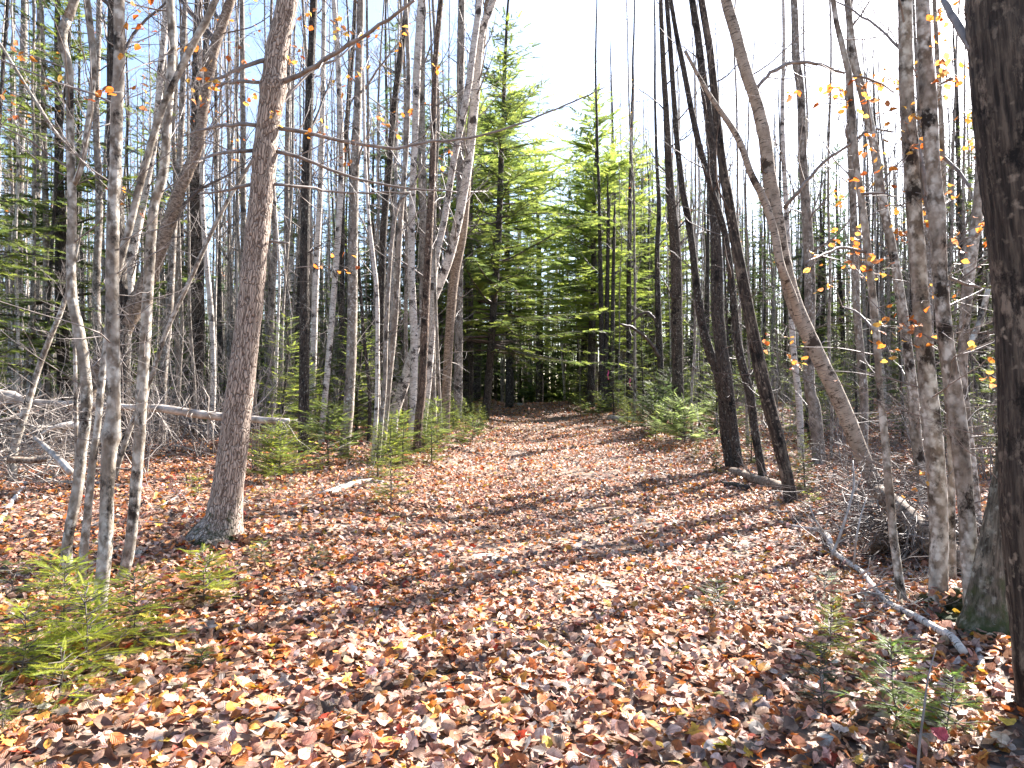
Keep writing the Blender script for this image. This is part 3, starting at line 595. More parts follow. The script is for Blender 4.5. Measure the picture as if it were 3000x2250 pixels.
tree('maple_tree', 'lichened twin trunk growing from the mossy stump, the one nearer the dark giant', 'tree', (4205,2630,70), [(4190,2409,68),(4168,2109,64),(4142,1859,72),(4115,1659,68),(4090,1500,62),(4062,1200,60),(4050,950,64),(4030,700,58),(4012,450,66),(3995,200,58),(3985,-10,54)], D=4.5, top=12, ns=20, step=.06, flare=.15, nb=9, rough=.02, knots=[(900,.12),(430,.12)],
    limbs=[([(4080,680,14),(4140,740,12),(4190,810,9)],-.2), ([(4100,1200,12),(4180,1230,10),(4240,1245,6)],.1), ([(4110,340,12),(4070,360,8)],.1)],
    leaves=[(4015,220),(4025,265),(4100,400),(4120,880),(4110,1170),(4090,260),(4050,330),(4190,1025),(4120,540),(4070,690),(4090,800),(4080,940),(4150,1000),(4140,1510),(4050,1480),(4120,1090),(4020,40),(4070,700)], lsize=.058)
tree('maple_tree', 'slim grey trunk squeezed between the lichened twins', 'tree', (4115,2509,36), [(4110,2309,34),(4112,2109,30),(4105,1859,28),(4080,1500,26),(4070,1100,24),(4075,700,20)], D=5.0, top=8, ns=10, nb=6)
tree('beech_tree', 'grey forked trunk close behind the dark giant trunk', 'tree', (4215,2200,44), [(4180,1850,40),(4160,1659,38),(4165,1450,40),(4185,1200,46),(4205,1050,46),(4225,900,40),(4240,600,32)], D=7, top=10, ns=12, lowtw=3,
    forks=[dict(pts=[(4160,1560,24),(4200,1470,24),(4240,1370,26),(4270,1250,22)], dy=.3)], leaves=[(4120,1290),(4200,1560),(4100,1530),(4200,700),(4170,400),(4130,130)])
tree('cedar_tree', 'old mossy flared trunk behind the lichened twins', 'tree', (4268,2742,215), [(4264,2659,165),(4268,2509,122),(4285,2309,86),(4315,2109,60),(4350,1859,46),(4385,1500,44),(4400,900,42),(4410,300,40)], D=4.35, top=10, m=M_moss, ns=20, step=.06, flare=.3, rough=.03, nb=8)
tree('pine_tree', 'huge dark mottled trunk filling the edge of the view', 'tree', (4600,3130,300), [(4560,2900,290),(4530,2700,275),(4500,2400,270),(4478,2109,268),(4466,1659,262),(4442,1200,265),(4400,800,275),(4368,500,275),(4345,200,275),(4330,-20,270)],
    D=3.3, top=15, m=M_huge, ns=40, step=.05, rough=.012, flare=.15, nb=10, bl=2.5, z0=6, lowtw=0, limbs=[([(4240,230,50),(4180,170,36),(4130,90,30),(4080,0,26)],.4)])

# ------------------------------------------------------------------ prototypes of background trees
def far_trunk(h, r, m=12, wv=.03, lean=.03):
    P = np.zeros((m,4)); z = np.linspace(-.2, h, m); P[:,2] = z
    P[:,0] = np.cumsum(R.standard_normal(m)*wv) + z*U(-lean,lean); P[:,1] = np.cumsum(R.standard_normal(m)*wv) + z*U(-lean,lean); P[:,0] -= P[0,0]; P[:,1] -= P[0,1]
    P[:,3] = r*(1-np.clip(z,0,h)/h)**.75 + .006; return catmull(P, .6)
def bare_proto(h, r, nb, bl, m, tm, name, z0=.35, ns=8, leaves=False, dens=1.0):
    o = bpy.data.objects.new(name, None); C.objects.link(o)
    P = far_trunk(h, r, wv=.05); a = Acc(); tube(a, P[:,:3], P[:,3], ns, (1,1,1), .04); obj('trunk', a, m, o)
    a = Acc(); tips = []; crown_on(a, P[:,:3], P[:,3], h*z0*.75, h*.97, nb+4, bl, 2, tips, .9, dens, .4, .14, .12); crown_on(a, P[:,:3], P[:,3], 1.0, h*z0, 13, bl*.5, 1, None, .1, .8, .12)
    obj('crown', a, tm, o)
    if leaves:
        la = Acc(); pick = [tips[k] for k in R.choice(len(tips), min(26, len(tips)), replace=False)]; hang(la, pick, .09, (1,3), .06); obj('foliage', la, M_leaf, o)
    return o
# conifer spray templates
def spray(n, L, w, nl, droop=.1, lod=1):
    V = []; F = []
    y = np.linspace(.06, 1, n)*L
    for i_, yy in enumerate(y):
        z = -droop*yy*yy/L
        ln = nl*(1-.45*(yy/L)**2)
        for s_ in (-1, 1):
            k = len(V); a = U(.75,1.15); dx, dy = s_*sin(a)*ln, cos(a)*ln
            V += [(0, yy-w/2, z), (0, yy+w/2, z), (dx, yy+dy, z+U(-.25,.25)*ln)]; F.append((k,k+1,k+2))
    k = len(V); V += [(-w/2, L, -droop*L), (w/2, L, -droop*L), (0, L+nl, -droop*L)]; F.append((k,k+1,k+2))
    k = len(V); V += [(-w*.18,0,0),(w*.18,0,0),(0,L,-droop*L)]; F.append((k,k+1,k+2))
    V = A(*V); return (V, [np.array(F)], V*0)
def frame_m(d, roll, s):
    """matrices whose y axis is d"""
    d = nrm(d); x = nrm(np.cross(d, np.broadcast_to(Zup, d.shape)) + 1e-6); z = np.cross(x, d)
    c, s_ = np.cos(roll)[:,None], np.sin(roll)[:,None]
    x2 = x*c + z*s_; z2 = -x*s_ + z*c
    return np.stack([x2, d, z2], -1) * s[:,None,None]
def conifer(name, h, r, z0, nwh, per, bl, sp, spstep, cols, m=M_dark, droop=-.05, tipup=.0, top_taper=.8, slen=1.0, density=1.0, oval=False, parent=None, org=None, line=None):
    """conifer: trunk, whorls of limbs, each limb carries needle sprays on both sides"""
    o = parent
    if o is None:
        o = bpy.data.objects.new(name, None); C.objects.link(o)
        P = far_trunk(h, r, wv=.02, lean=.015); a = Acc(); tube(a, P[:,:3], P[:,3], 7, (1,1,1), .03); obj('trunk', a, m, o)
    else: P = line
    ba = Acc(); fa = Acc(); DD=[]; OO=[]; SS=[]
    for wz in np.linspace(z0, h*.98, nwh):
        f = (wz-z0)/(h-z0+1e-6); L0 = bl*((1-f)**top_taper*.95+.05) if not oval else bl*(.25+.75*math.sin(pi*min(1,f*.9+.12))**.7)*(1-f*.5)
        for k in range(per):
            z = wz + U(-.5,.5)*(h-z0)/nwh; z = min(z, h*.99); az = U(0,2*pi); L = L0*(U(.35,1.3) if h > 3 else U(.65,1.15)); i_ = int(np.clip(np.searchsorted(P[:,2], z),1,len(P)-1)); p = P[i_-1,:3] + (P[i_,:3]-P[i_-1,:3])*np.clip((z-P[i_-1,2])/(P[i_,2]-P[i_-1,2]+1e-6),0,1)
            d = nrm(A(cos(az), sin(az), .25*f*1.5 + U(-.12,.12) + droop)); n = max(3, int(L/spstep)); Q = bline(p, d, L, n, .05, droop*.3+tipup)
            ba.queue([tuple(q_) for q_ in Q], max(.012*L, .004), .002, 3, (1,1,1))
            j0 = 1 if L < .6 else max(1, int(n*.22))
            for j in range(j0, n+1):
                t_ = nrm(Q[j]-Q[j-1]); side = nrm(np.cross(t_, Zup)); q = j/n
                if U(0,1) > density: continue
                for s_ in (-1,1):
                    a_ = U(.6,1.0); dd = nrm(t_*cos(a_) + side*s_*sin(a_) + A(0,0,U(-.12,.06)+droop*.6)); DD.append(dd); OO.append(Q[j]+(Q[j-1]-Q[j])*U(0,.7)); SS.append(slen*(1.15-.7*q)*U(.7,1.2)*min(1, L/bl+.35))
            DD.append(nrm(Q[-1]-Q[-2])); OO.append(Q[-1]); SS.append(slen*.6)
    DD, OO, SS = np.array(DD), np.array(OO), np.array(SS); n = len(DD); M = frame_m(DD, R.standard_normal(n)*.35, SS)
    cc = np.array(cols)[R.integers(0, len(cols), n)]*U(.7,1.3,(n,1)); pick = R.integers(0, len(sp), n)
    for k in range(len(sp)):
        q = pick == k
        if q.any(): place(fa, sp[k], M[q], OO[q], cc[q], smooth=False)
    obj('crown', ba, M_twigd, o); obj('foliage', fa, M_needle, o)
    return o
SP_far = [spray(11, .38, .042, .12) for _ in range(4)]
SP_mid = [spray(13, .26, .019, .05) for _ in range(4)]
SP_near = [spray(24, .13, .0042, .020, .15) for _ in range(4)]
SP_fine = [spray(20, .10, .0028, .024, .1) for _ in range(4)]
G_hem = [(.11,.15,.04),(.16,.20,.045),(.075,.105,.035),(.22,.26,.055)]
G_ced = [(.27,.34,.07),(.34,.40,.075),(.18,.24,.055)]
G_fir = [(.085,.125,.04),(.12,.165,.045),(.06,.09,.033)]
G_lit = [(.33,.38,.05),(.42,.45,.06),(.24,.31,.045)]  # needle greens brightened and yellowed: sunlight put into the colour
def xg(X, y): return (X-GX)/FG*y
def side_word(x, y): return 'brush pile side' if x < float(path_x(y)) else 'leaning birch side'
def dist_word(y): return 'close by' if y < 16 else ('halfway in' if y < 28 else ('deep in' if y < 44 else 'farthest in'))
PLACED = [np.array([x,y]) for x,y in ALLTRACE]
def free(x, y, dmin):
    q = np.array(PLACED); return np.min(np.hypot(q[:,0]-x, q[:,1]-y)) > dmin
def put(proto, used, x, y, s, rz, label, cat, group, sxy=None):
    o = proto if not used[0] else copy_tree(proto); used[0] = True
    o.location = (x, y, float(H(x,y))); o.rotation_euler = (0,0,rz); s2 = sxy or s; o.scale = (s2, s2, s); tag(o, label, cat, group); PLACED.append(np.array([x,y])); return o

BP = []
for k in range(7): BP.append([bare_proto(U(17,22), U(.06,.095), 20, 1.7, M_greyfar, M_twig, 'maple_tree', leaves=(k%2==0)), [False], 'bare grey tree'])
for k in range(3): BP.append([bare_proto(U(16,20), U(.055,.08), 16, 1.5, M_birch, M_twig, 'birch_tree', z0=.45), [False], 'white birch'])
for k in range(3): BP.append([bare_proto(U(17,21), U(.10,.14), 18, 2.2, M_dark, M_twigd, 'oak_tree', z0=.4), [False], 'dark bare tree'])
def shades(x, y): return x > path_x(y) and x < 16 and 1 < y-(x-1) < 30
n = 0; tries = 0
while n < 235 and tries < 20000:
    tries += 1
    y = 12 + 46*U(0,1)**.85; x = U(-.82, .9)*y
    if abs(x-path_x(y)) < path_w(y)+.9 or not free(x, y, .55+.012*y): continue
    if shades(x, y) and U(0,1) < .86: continue
    k = R.choice(len(BP), p=np.array([.1]*7+[.055]*3+[.045]*3)/.999999 if False else np.array([.1]*7+[.055]*3+[.045]*3)/(.7+.3))
    pr, us, kind = BP[k]
    put(pr, us, x, y, U(.75,1.15), U(0,2*pi), f'slender {kind} {dist_word(y)} the woods on the {side_word(x,y)} of the path', 'tree', f'{kind}s {dist_word(y)} the woods, {side_word(x,y)}', sxy=U(.8,1.2)); n += 1
# trees outside the frame towards the sun and behind, whose shadows cross the path
for k in range(2):
    for _ in range(50):
        y = U(1, 20); x = U(.80*y+3.5, .80*y+14)
        if free(x, y, 1.2): break
    pr, us, kind = BP[R.integers(0, 13)]
    put(pr, us, x, y, U(.8,1.1), U(0,6), f'slender {kind} beyond the dark giant trunk, outside the view', 'tree', f'{kind}s beyond the dark giant trunk')

PO = [[bare_proto(U(11,17), U(.022,.04), 12, 1.0, (M_greyfar, M_greyfar, M_birch, M_greyfar, M_dark)[k%5], M_twig, 'sapling_tree', z0=.3, ns=5), [False]] for k in range(6)]
n = 0; tries = 0
while n < 275 and tries < 20000:
    tries += 1
    y = 9 + 42*U(0,1)**.95; x = U(-.82, .88)*y
    if abs(x-path_x(y)) < path_w(y)+.8 or not free(x, y, .35+.006*y): continue
    if shades(x, y) and U(0,1) < .55: continue
    if y < 14 and -.7*y < x < .6*y: continue
    pr, us = PO[R.integers(0,6)]
    put(pr, us, x, y, U(.7,1.3), U(0,2*pi), f'thin straight pole-like sapling {dist_word(y)} the woods on the {side_word(x,y)} of the path', 'tree', f'pole saplings {dist_word(y)} the woods, {side_word(x,y)}', sxy=U(.8,1.2)); n += 1

n = 0; tries = 0
while n < 40 and tries < 20000:
    tries += 1; y = U(36, 58); x = xg(U(2560, 3500), 1)*y
    if shades(x, y) or abs(x-path_x(y)) < path_w(y)+.8 or not free(x, y, .5): continue
    k = R.integers(0, 13); pr, us, kind = BP[k]; put(pr, us, x, y, U(.95,1.3), U(0,6), f'slender {kind} {dist_word(y)} the woods on the {side_word(x,y)} of the path', 'tree', f'{kind}s {dist_word(y)} the woods, {side_word(x,y)}', sxy=U(.8,1.2)); n += 1
n = 0; tries = 0
while n < 75 and tries < 20000:
    tries += 1; y = U(20, 52); x = U(.34, .86)*y
    if x < 12 + U(0,4) or not free(x, y, .5): continue
    k = R.integers(0, 13) if n < 50 else -1
    if k >= 0: pr, us, kind = BP[k]; put(pr, us, x, y, U(.8,1.15), U(0,6), f'slender {kind} {dist_word(y)} the woods on the {side_word(x,y)} of the path', 'tree', f'{kind}s {dist_word(y)} the woods, {side_word(x,y)}', sxy=U(.8,1.2))
    else: pr, us = PO[R.integers(0,6)]; put(pr, us, x, y, U(.7,1.3), U(0,6), f'thin straight pole-like sapling {dist_word(y)} the woods on the {side_word(x,y)} of the path', 'tree', f'pole saplings {dist_word(y)} the woods, {side_word(x,y)}')
    n += 1
# --- conifers
def hemlock_on(D, X, h, **k): pass
tl = trunk_line([(2095,1814,40),(2110,1659,34),(2135,1300,30),(2155,1000,28),(2165,700,24),(2175,500,18),(2190,100,12)], 25, 15)
org = np.array(hem1[0].location); tl = catmull(tl, .3); tl[:,:3] -= org
conifer('hemlock_tree', 14.8, .15, 2.5, 40, 5, 4.4, SP_far, .20, G_hem, droop=.02, tipup=-.012, parent=hem1[0], line=tl, slen=1.35, density=.95)
CP = [[conifer('hemlock_tree', U(13,14), .15, 1.6, 34, 5, 3.0, SP_far, .20, G_hem, droop=0, tipup=-.01, slen=1.25, density=.95), [False], 'green hemlock'],
      [conifer('spruce_tree', U(13,15), .13, 2.0, 34, 5, 2.1, SP_far, .20, G_fir, droop=-.12, slen=1.2, density=.95), [False], 'dark spruce'],
      [conifer('cedar_tree', 11.5, .13, 1.6, 34, 5, 2.2, SP_far, .17, G_ced, droop=.08, slen=1.2, density=.85, oval=True), [False], 'yellow-green cedar'],
      [conifer('pine_tree', U(13,15), .14, 6, 14, 4, 2.4, SP_far, .24, [(.05,.09,.04),(.07,.12,.05)], droop=.15, slen=1.3, density=.9), [False], 'tall pine'],
      [conifer('fir_tree', 5.5, .05, .4, 18, 5, 1.15, SP_far, .15, G_fir+G_hem, droop=.0, slen=.8), [False], 'young fir'],
      [conifer('fir_tree', 2.4, .025, .15, 14, 6, .85, SP_mid, .08, G_hem+G_lit[:1], droop=.05, slen=1.0), [False], 'small understorey fir'],
      [conifer('cedar_tree', 13, .15, 2.9, 34, 5, 2.9, SP_far, .18, G_ced, m=M_dark, droop=.02, slen=1.45, density=.9, oval=True), [False], 'airy cedar']]
def con(k, x, y, s, lab=None, sxy=None):
    pr, us, kind = CP[k]
    return put(pr, us, x, y, s, U(0,6), lab or f'{kind} {dist_word(y)} the woods on the {side_word(x,y)} of the path', 'tree', None if lab else f'{kind} trees {dist_word(y)} the woods, {side_word(x,y)}', sxy)
con(0, xg(1620,29), 29, .95, 'green hemlock in the gap behind the black-patched birch')
con(0, xg(1830,27), 27, .85, 'green hemlock behind the reddish brown trunk')
for X_, D_, s_ in [(900,17,.55),(1080,20,.7),(1230,18,.6),(1420,19,.75),(1540,22,.8),(1600,17,.5),(1740,20,.7),(1900,24,.8),(2010,28,.8),(640,18,.7),(330,17,.6),(480,22,.9),(760,24,.9),(2650,26,.6),(2780,28,.8),(3020,22,.6),(3250,24,.7),(3480,22,.6),(3700,20,.7),(3900,19,.7),(4080,16,.6)]:
    con(4, xg(X_,D_), D_, s_)
for _ in range(46):
    y = U(8.5, 32); sd = -1 if U(0,1) < .6 else 1; x = float(path_x(y)) + sd*(float(path_w(y)) + U(.05, 1.3)); k_ = U(.13,.42)
    con(5, x, y, k_)
con(6, xg(2010,31), 31, 1.1, 'tall hemlock behind the leaning dark trunk at the path bend', 1.3)
con(6, xg(2555,33), 33, 1.18, 'bright green cedar standing over the crest of the path', 1.35)
con(6, xg(2640,37), 37, 1.1, 'bright green cedar next to the joined dark trunks', 1.2)
con(6, xg(2200,36), 36, 1.45, 'tallest feathery cedar leaning over the lane behind the hemlock', 1.5)
con(6, xg(2060,38), 38, 1.3, 'pale cedar behind the leaning hemlock', 1.5)
con(6, xg(2330,50), 50, 1.5, 'tall cedar closing the far end of the path', 2.0)
con(6, xg(2520,44), 44, 1.3, 'cedar behind the brightest green one', 1.6)
con(6, xg(2760,46), 46, 1.4, 'broad cedar past the joined dark trunks', 1.6)
con(6, xg(2900,54), 54, 1.5, 'farthest broad cedar past the tall dark upright trunk', 1.6)
con(3, xg(2640,56), 56, 1.4)
con(0, xg(2720,42), 42, 1.1, 'tall hemlock behind the joined dark trunks')
con(4, xg(2320,47), 47, .8, 'dark green fir at the end of the path')
con(4, xg(2500,38), 38, .5, 'sunlit yellow green fir at the far path edge')
con(5, xg(2460,39), 39, .8, 'small bright fir beside the crest of the path')
con(5, xg(2530,34), 34, 1.1, 'small pale fir below the cedars')
con(0, xg(1900,30), 30, 1.1, 'hemlock filling the gap behind the arching birches')
con(1, xg(1700,26), 26, 1.0, 'dark spruce behind the three joined stems')
con(0, xg(340,16), 15.5, .95, 'green hemlock behind the slender clump')
con(1, xg(60,34), 34, 1.0, 'dark spruce behind the deadfall at the edge of the woods')
con(0, xg(-250,12), 12, .8, 'hemlock boughs at the corner above the deadfall')
for k, X, y, s in [(0,2000,42,1.1),(1,2250,60,1.3),(0,2420,62,1.3),(1,2120,58,1.2),(1,2500,56,1.2),(0,1500,38,1),(0,1150,34,1),(1,800,40,1.1),(3,600,46,1.1),(3,1000,50,1.1),(3,1400,48,1.1),(3,200,40,1),
                   (3,3400,46,1.1),(3,3650,40,1.1),(0,3550,38,1),(1,3300,42,1),(0,3800,40,1),(1,4050,34,1),(0,4250,26,.9),(3,2850,55,1.2),(0,2800,44,.95),(1,3050,36,.9),(3,3900,44,1),(3,4100,30,.9),(0,4000,40,1),(1,3480,36,.9),(3,4350,36,.9),(0,3250,46,1),(3,3150,50,1.1),(0,700,22,.8),(0,1280,27,.75),(3,350,30,1),(0,60,30,1.1)]:
    x = xg(X, y); con(k, x, y, s)
n = 0; tries = 0
while n < 120 and tries < 5000:
    tries += 1; y = 13 + 40*U(0,1)**.9; x = U(-.8,.85)*y
    if abs(x-path_x(y)) < path_w(y)+.8 or not free(x, y, .8): continue
    if shades(x, y) and U(0,1) < .45: continue
    con(4 if U(0,1) < .3 and not shades(x, y) else 5, x, y, U(.6,1.25)); n += 1
# --- understorey of bare shrubs
SH = []
for k in range(4):
    a = Acc(); 
    for _ in range(9):
        az = U(0,6.28); branch(a, A(U(-.1,.1),U(-.1,.1),-.05), nrm(A(cos(az)*U(.1,.6), sin(az)*U(.1,.6), 1)), U(1.2,3.0), U(.006,.014), 2, None, .12, .04, .8)
    o = obj('bare_shrub', a, M_twig); SH.append([o, [False]])
n = 0; tries = 0
while n < 150 and tries < 8000:
    tries += 1; y = 9 + 34*U(0,1)**1.1; x = U(-.85,.9)*y
    if abs(x-path_x(y)) < path_w(y)+1.0 or not free(x, y, .35): continue
    if y < 12 and -.3*y < x < .55*y: continue
    o, us = SH[R.integers(0,4)]
    put(o, us, x, y, U(.6,1.3), U(0,6), f'leafless twiggy shrub {dist_word(y)} the woods on the {side_word(x,y)} of the path', 'shrub', f'bare shrubs {dist_word(y)} the woods, {side_word(x,y)}'); n += 1

# ------------------------------------------------------------------ far woods as one mass
fw = Acc(); src = []
for k in range(4):
    a = Acc(); P = far_trunk(U(17,24), U(.07,.12), 8); tube(a, P[::3,:3], P[::3,3], 4, cap=False)
    crown_on(a, P[:,:3], P[:,3], 4, P[-1,2]*.97, 14, 2.0, 1, None, .9, .9, .35); a.flush(); src.append((np.concatenate(a.V), [np.concatenate(a.F)], np.concatenate(a.b)))
nF = 2200; ang = U(-.98, .98, nF); rad = U(54, 120, nF); x = rad*np.sin(ang); y = rad*np.cos(ang); O = np.stack([x,y,H(x,y)-.2],-1)
M = rotm(U(0,6.28,nF), np.zeros(nF), np.zeros(nF), U(.8,1.15,nF)); pick = R.integers(0,4,nF); tint = np.ones((nF,3))*U(.7,1.5,(nF,1))
for k in range(4):
    q = pick == k; place(fw, src[k], M[q], O[q], tint[q])
tag(obj('far_woods', fw, M_greyfar), label='dense grey mass of bare woods in the distance', cat='woods', kind='stuff')
fw2 = Acc(); nF = 420; ang = U(-.98,.98,nF); rad = U(52,110,nF); x = rad*np.sin(ang); y = rad*np.cos(ang)
big = spray(9, 1.5, .22, .55, .15)
for i_ in range(nF):
    hh = U(6, 12) if U(0,1) < .5 else U(2,5); nn_ = int(hh*16); z = hh*U(.04,1,nn_); az = U(0,6.28,nn_); rr_ = (1-z/hh)*hh*.2+.15
    D_ = np.stack([np.cos(az), np.sin(az), U(-.2,.25,nn_)],-1); O_ = np.stack([x[i_]+np.cos(az)*rr_*.2, y[i_]+np.sin(az)*rr_*.2, H(x[i_],y[i_])+z],-1)
    place(fw2, big, frame_m(D_, R.standard_normal(nn_)*.4, (rr_/1.6)), O_, np.array(G_fir+G_hem)[R.integers(0,7,nn_)]*U(.8,1.3,(nn_,1)), smooth=False)
tag(obj('distant_evergreen_foliage', fw2, M_needle), label='distant evergreens mixed through the far bare woods', cat='woods', kind='stuff')

# ------------------------------------------------------------------ saplings near the camera
def seedling(label, X, Y, hpx, wpx, kind='fir', cols=G_lit, dens=1.0, name=None):
    """base at (X,Y) with height and width in the measuring frame"""
    gp = ground_at(X, Y); D = gp[1]; h = hpx/FG*D; wd = wpx/FG*D/2
    o = empty(name or (kind+'_sapling'), gp, label, 'sapling')
    m_ = 8; P = np.zeros((m_,4)); P[:,2] = np.linspace(-.03, h, m_); P[:,0] = np.cumsum(R.standard_normal(m_)*.006); P[:,1] = np.cumsum(R.standard_normal(m_)*.006); P[:,3] = np.linspace(max(.004, h*.012), .0015, m_)
    a = Acc(); tube(a, P[:,:3], P[:,3], 6); obj('trunk', a, M_twigd, o)
    near = D < 9; spn = {'fir': SP_near, 'hemlock': SP_near, 'pine': SP_fine}[kind] if near else SP_mid
    k = 1.0 if near else .9
    nwh = max(5, int(h/.045*dens)) if near else max(6, int(h/.09))
    conifer('x', h, 0, h*.14, nwh, 5, wd*1.02, spn, .045 if near else .08, cols, droop=.08 if kind=='fir' else .0, parent=o, line=P, top_taper=.65, slen=k*min(1.15, wd/.3+.3), density=dens*(.85 if near else .65))
    return o
seedling('bright yellow-green fir sapling at the foot of the slender clump, tallest of its thicket', 255, 2850, 420, 420)
seedling('yellow-green fir sapling in the bright thicket, right beside its tallest', 375, 2930, 390, 440)
seedling('yellow-green fir sapling in the bright thicket on the side towards the path', 560, 2800, 330, 480, dens=.9)
seedling('low fir sapling at the front of the bright thicket', 250, 3060, 260, 330)
seedling('yellow-green fir sapling at the picture edge of the bright thicket', 90, 2950, 330, 380)
seedling('feathery fir sapling behind the bright thicket', 205, 2560, 155, 300, cols=G_lit[:1]+G_hem[1:2])
seedling('long-needled pine seedling behind the bright thicket at the picture edge', 40, 2610, 170, 260, 'pine', cols=[(.16,.22,.07),(.11,.17,.05)])
seedling('dark drooping fir sapling in the bottom corner below the bright thicket', 10, 3180, 260, 190, cols=G_hem)
seedling('bushy fir sapling on its own between the clump and the furrowed trunk', 880, 2600, 220, 330)
seedling('tiny fir seedling sprouting in open leaves before the bushy sapling', 880, 2885, 80, 150, cols=G_hem)
seedling('grassy pine seedling beyond the bushy sapling', 1130, 2440, 95, 180, 'pine', cols=[(.15,.22,.06),(.2,.25,.08)])
seedling('grassy pine seedling closer to the path than its twin', 1360, 2450, 85, 170, 'pine', cols=[(.16,.21,.06),(.2,.24,.09)])
seedling('tuft of a pine seedling against the foot of the furrowed trunk', 975, 2330, 60, 90, 'pine')
seedling('fir sapling on the bank by the small fallen log', 1690, 2200, 290, 200, cols=G_lit[1:]+G_hem[1:2], dens=.8)
seedling('wide bright fir behind the furrowed trunk', 1215, 2090, 250, 440, cols=G_hem+G_lit, dens=1.35)
seedling('bushy dark fir behind the three joined stems', 1420, 2010, 260, 500, cols=G_hem, dens=1.35)
seedling('green fir beside the foot of the three joined stems', 1720, 1990, 190, 330, cols=G_hem+G_lit, dens=1.35)
seedling('green fir behind the reddish brown trunk', 1890, 1950, 220, 240, cols=G_hem)
seedling('low fir on the lip of the path bank', 2045, 1930, 130, 230, cols=G_hem)
seedling('sunlit green fir below the white birches', 1330, 1900, 330, 300, cols=G_lit+G_hem)
seedling('yellow seedling in leaves behind the furrowed trunk', 1180, 2160, 150, 130, cols=G_lit, dens=.6)
seedling('thin seedling amid leaves behind the furrowed trunk', 860, 2150, 110, 120, cols=G_lit, dens=.6)
seedling('frosty bright fir at the path edge beside the dark mossy trunks', 2960, 1925, 200, 400, cols=[(.26,.34,.11),(.32,.38,.13)], dens=1.6)
seedling('pale fir right behind the frosty bright one', 3090, 1880, 180, 280, cols=[(.24,.31,.11),(.28,.34,.12)], dens=1.4)
seedling('broad dark fir bush beside the far log', 2830, 1880, 220, 330, cols=G_fir, dens=1.35)
seedling('dark fir bush behind the frosty bright fir', 2900, 1850, 250, 300, cols=G_fir)
seedling('green fir at the foot of the joined trunks with tape', 2590, 1810, 110, 230, cols=G_hem)
seedling('small green fir at the edge of the path crest', 2510, 1800, 90, 170, cols=G_hem)
seedling('faint dull green seedling in the shade on the path side of the fallen branch', 3110, 2650, 130, 260, cols=G_hem[:1]+G_fir, dens=.7)
seedling('silvery seedling close to the fallen branch', 3575, 2600, 120, 230, cols=[(.25,.3,.2),(.18,.24,.15)], dens=.7)
seedling('bright bushy seedling below the fallen branch', 3578, 2860, 260, 240, cols=G_lit)
seedling('dark slim seedling just before the bright bushy one', 3555, 3080, 260, 260, cols=[(.03,.065,.03),(.045,.085,.035)], dens=.8)
seedling('spreading green fir sapling closest to the dark giant trunk', 3880, 3150, 370, 420, cols=[(.15,.25,.045),(.20,.30,.05)])
seedling('lower green fir sapling against the spreading one', 4080, 3180, 280, 330, cols=[(.15,.25,.045),(.20,.30,.05)])
seedling('tiny green seedling beside the blotched leaning trunk', 3500, 2190, 70, 110, cols=G_lit)

# ------------------------------------------------------------------ fallen wood
def log(name, label, pts, cat, m=M_greyfar, lift=.5, ns=12, twigs=0, tm=M_stick, rough=.04, z=0.0, D=None, free_=False, forks=()):
    """pts (X,Y,w): resting on the ground, or at depth D when free"""
    W = []
    for q in pts:
        X, Y, wd = q[:3]
        if D is None: p = ground_at(X, Y); r = wd/FG*p[1]/2; p = p + A(0,0,r*lift+z + (q[3] if len(q) > 3 else 0)); W.append((*p, r))
        else: dd = D if not isinstance(D, tuple) else D[0]+(D[1]-D[0])*len(W)/(len(pts)-1); p = at(X, Y, dd); W.append((*p, wd/FG*dd/2))
    W = catmull(A(*W), .08); org = W[0,:3].copy(); o = empty(name, org, label, cat); Wl = W.copy(); Wl[:,:3] -= org
    a = Acc(); tube(a, Wl[:,:3], Wl[:,3], ns, (1,1,1), rough); obj('trunk' if cat != 'stick' else 'stem', a, m, o)
    for f in forks:
        a = Acc()
        F_ = catmull(A(*[(*at(X,Y,d_), w_/FG*d_/2) for X,Y,w_,d_ in f]), .08); F_[:,:3] -= org; tube(a, F_[:,:3], F_[:,3], 6, (1,1,1), .04)
        for i_ in range(2, len(F_)-1, 2):
            dd = nrm(F_[i_+1,:3]-F_[i_,:3]); branch(a, F_[i_,:3], nrm(dd+perp(dd)*.8), U(.1,.35), F_[i_,3]*.5, 1, None, .2, .02)
        obj('twig', a, tm, o)
    a = Acc()
    for k in range(twigs):
        a = Acc(); i_ = R.integers(1, len(Wl)-1); dd = nrm(Wl[i_+1 if i_+1<len(Wl) else i_,:3]-Wl[i_-1,:3]); v_ = nrm(perp(dd)+A(0,0,.3)+dd*.5)
        branch(a, Wl[i_,:3], v_, U(.2,.7), max(Wl[i_,3]*.2, .003), 1, None, .2, -.02); obj('twig', a, tm, o)
    return o
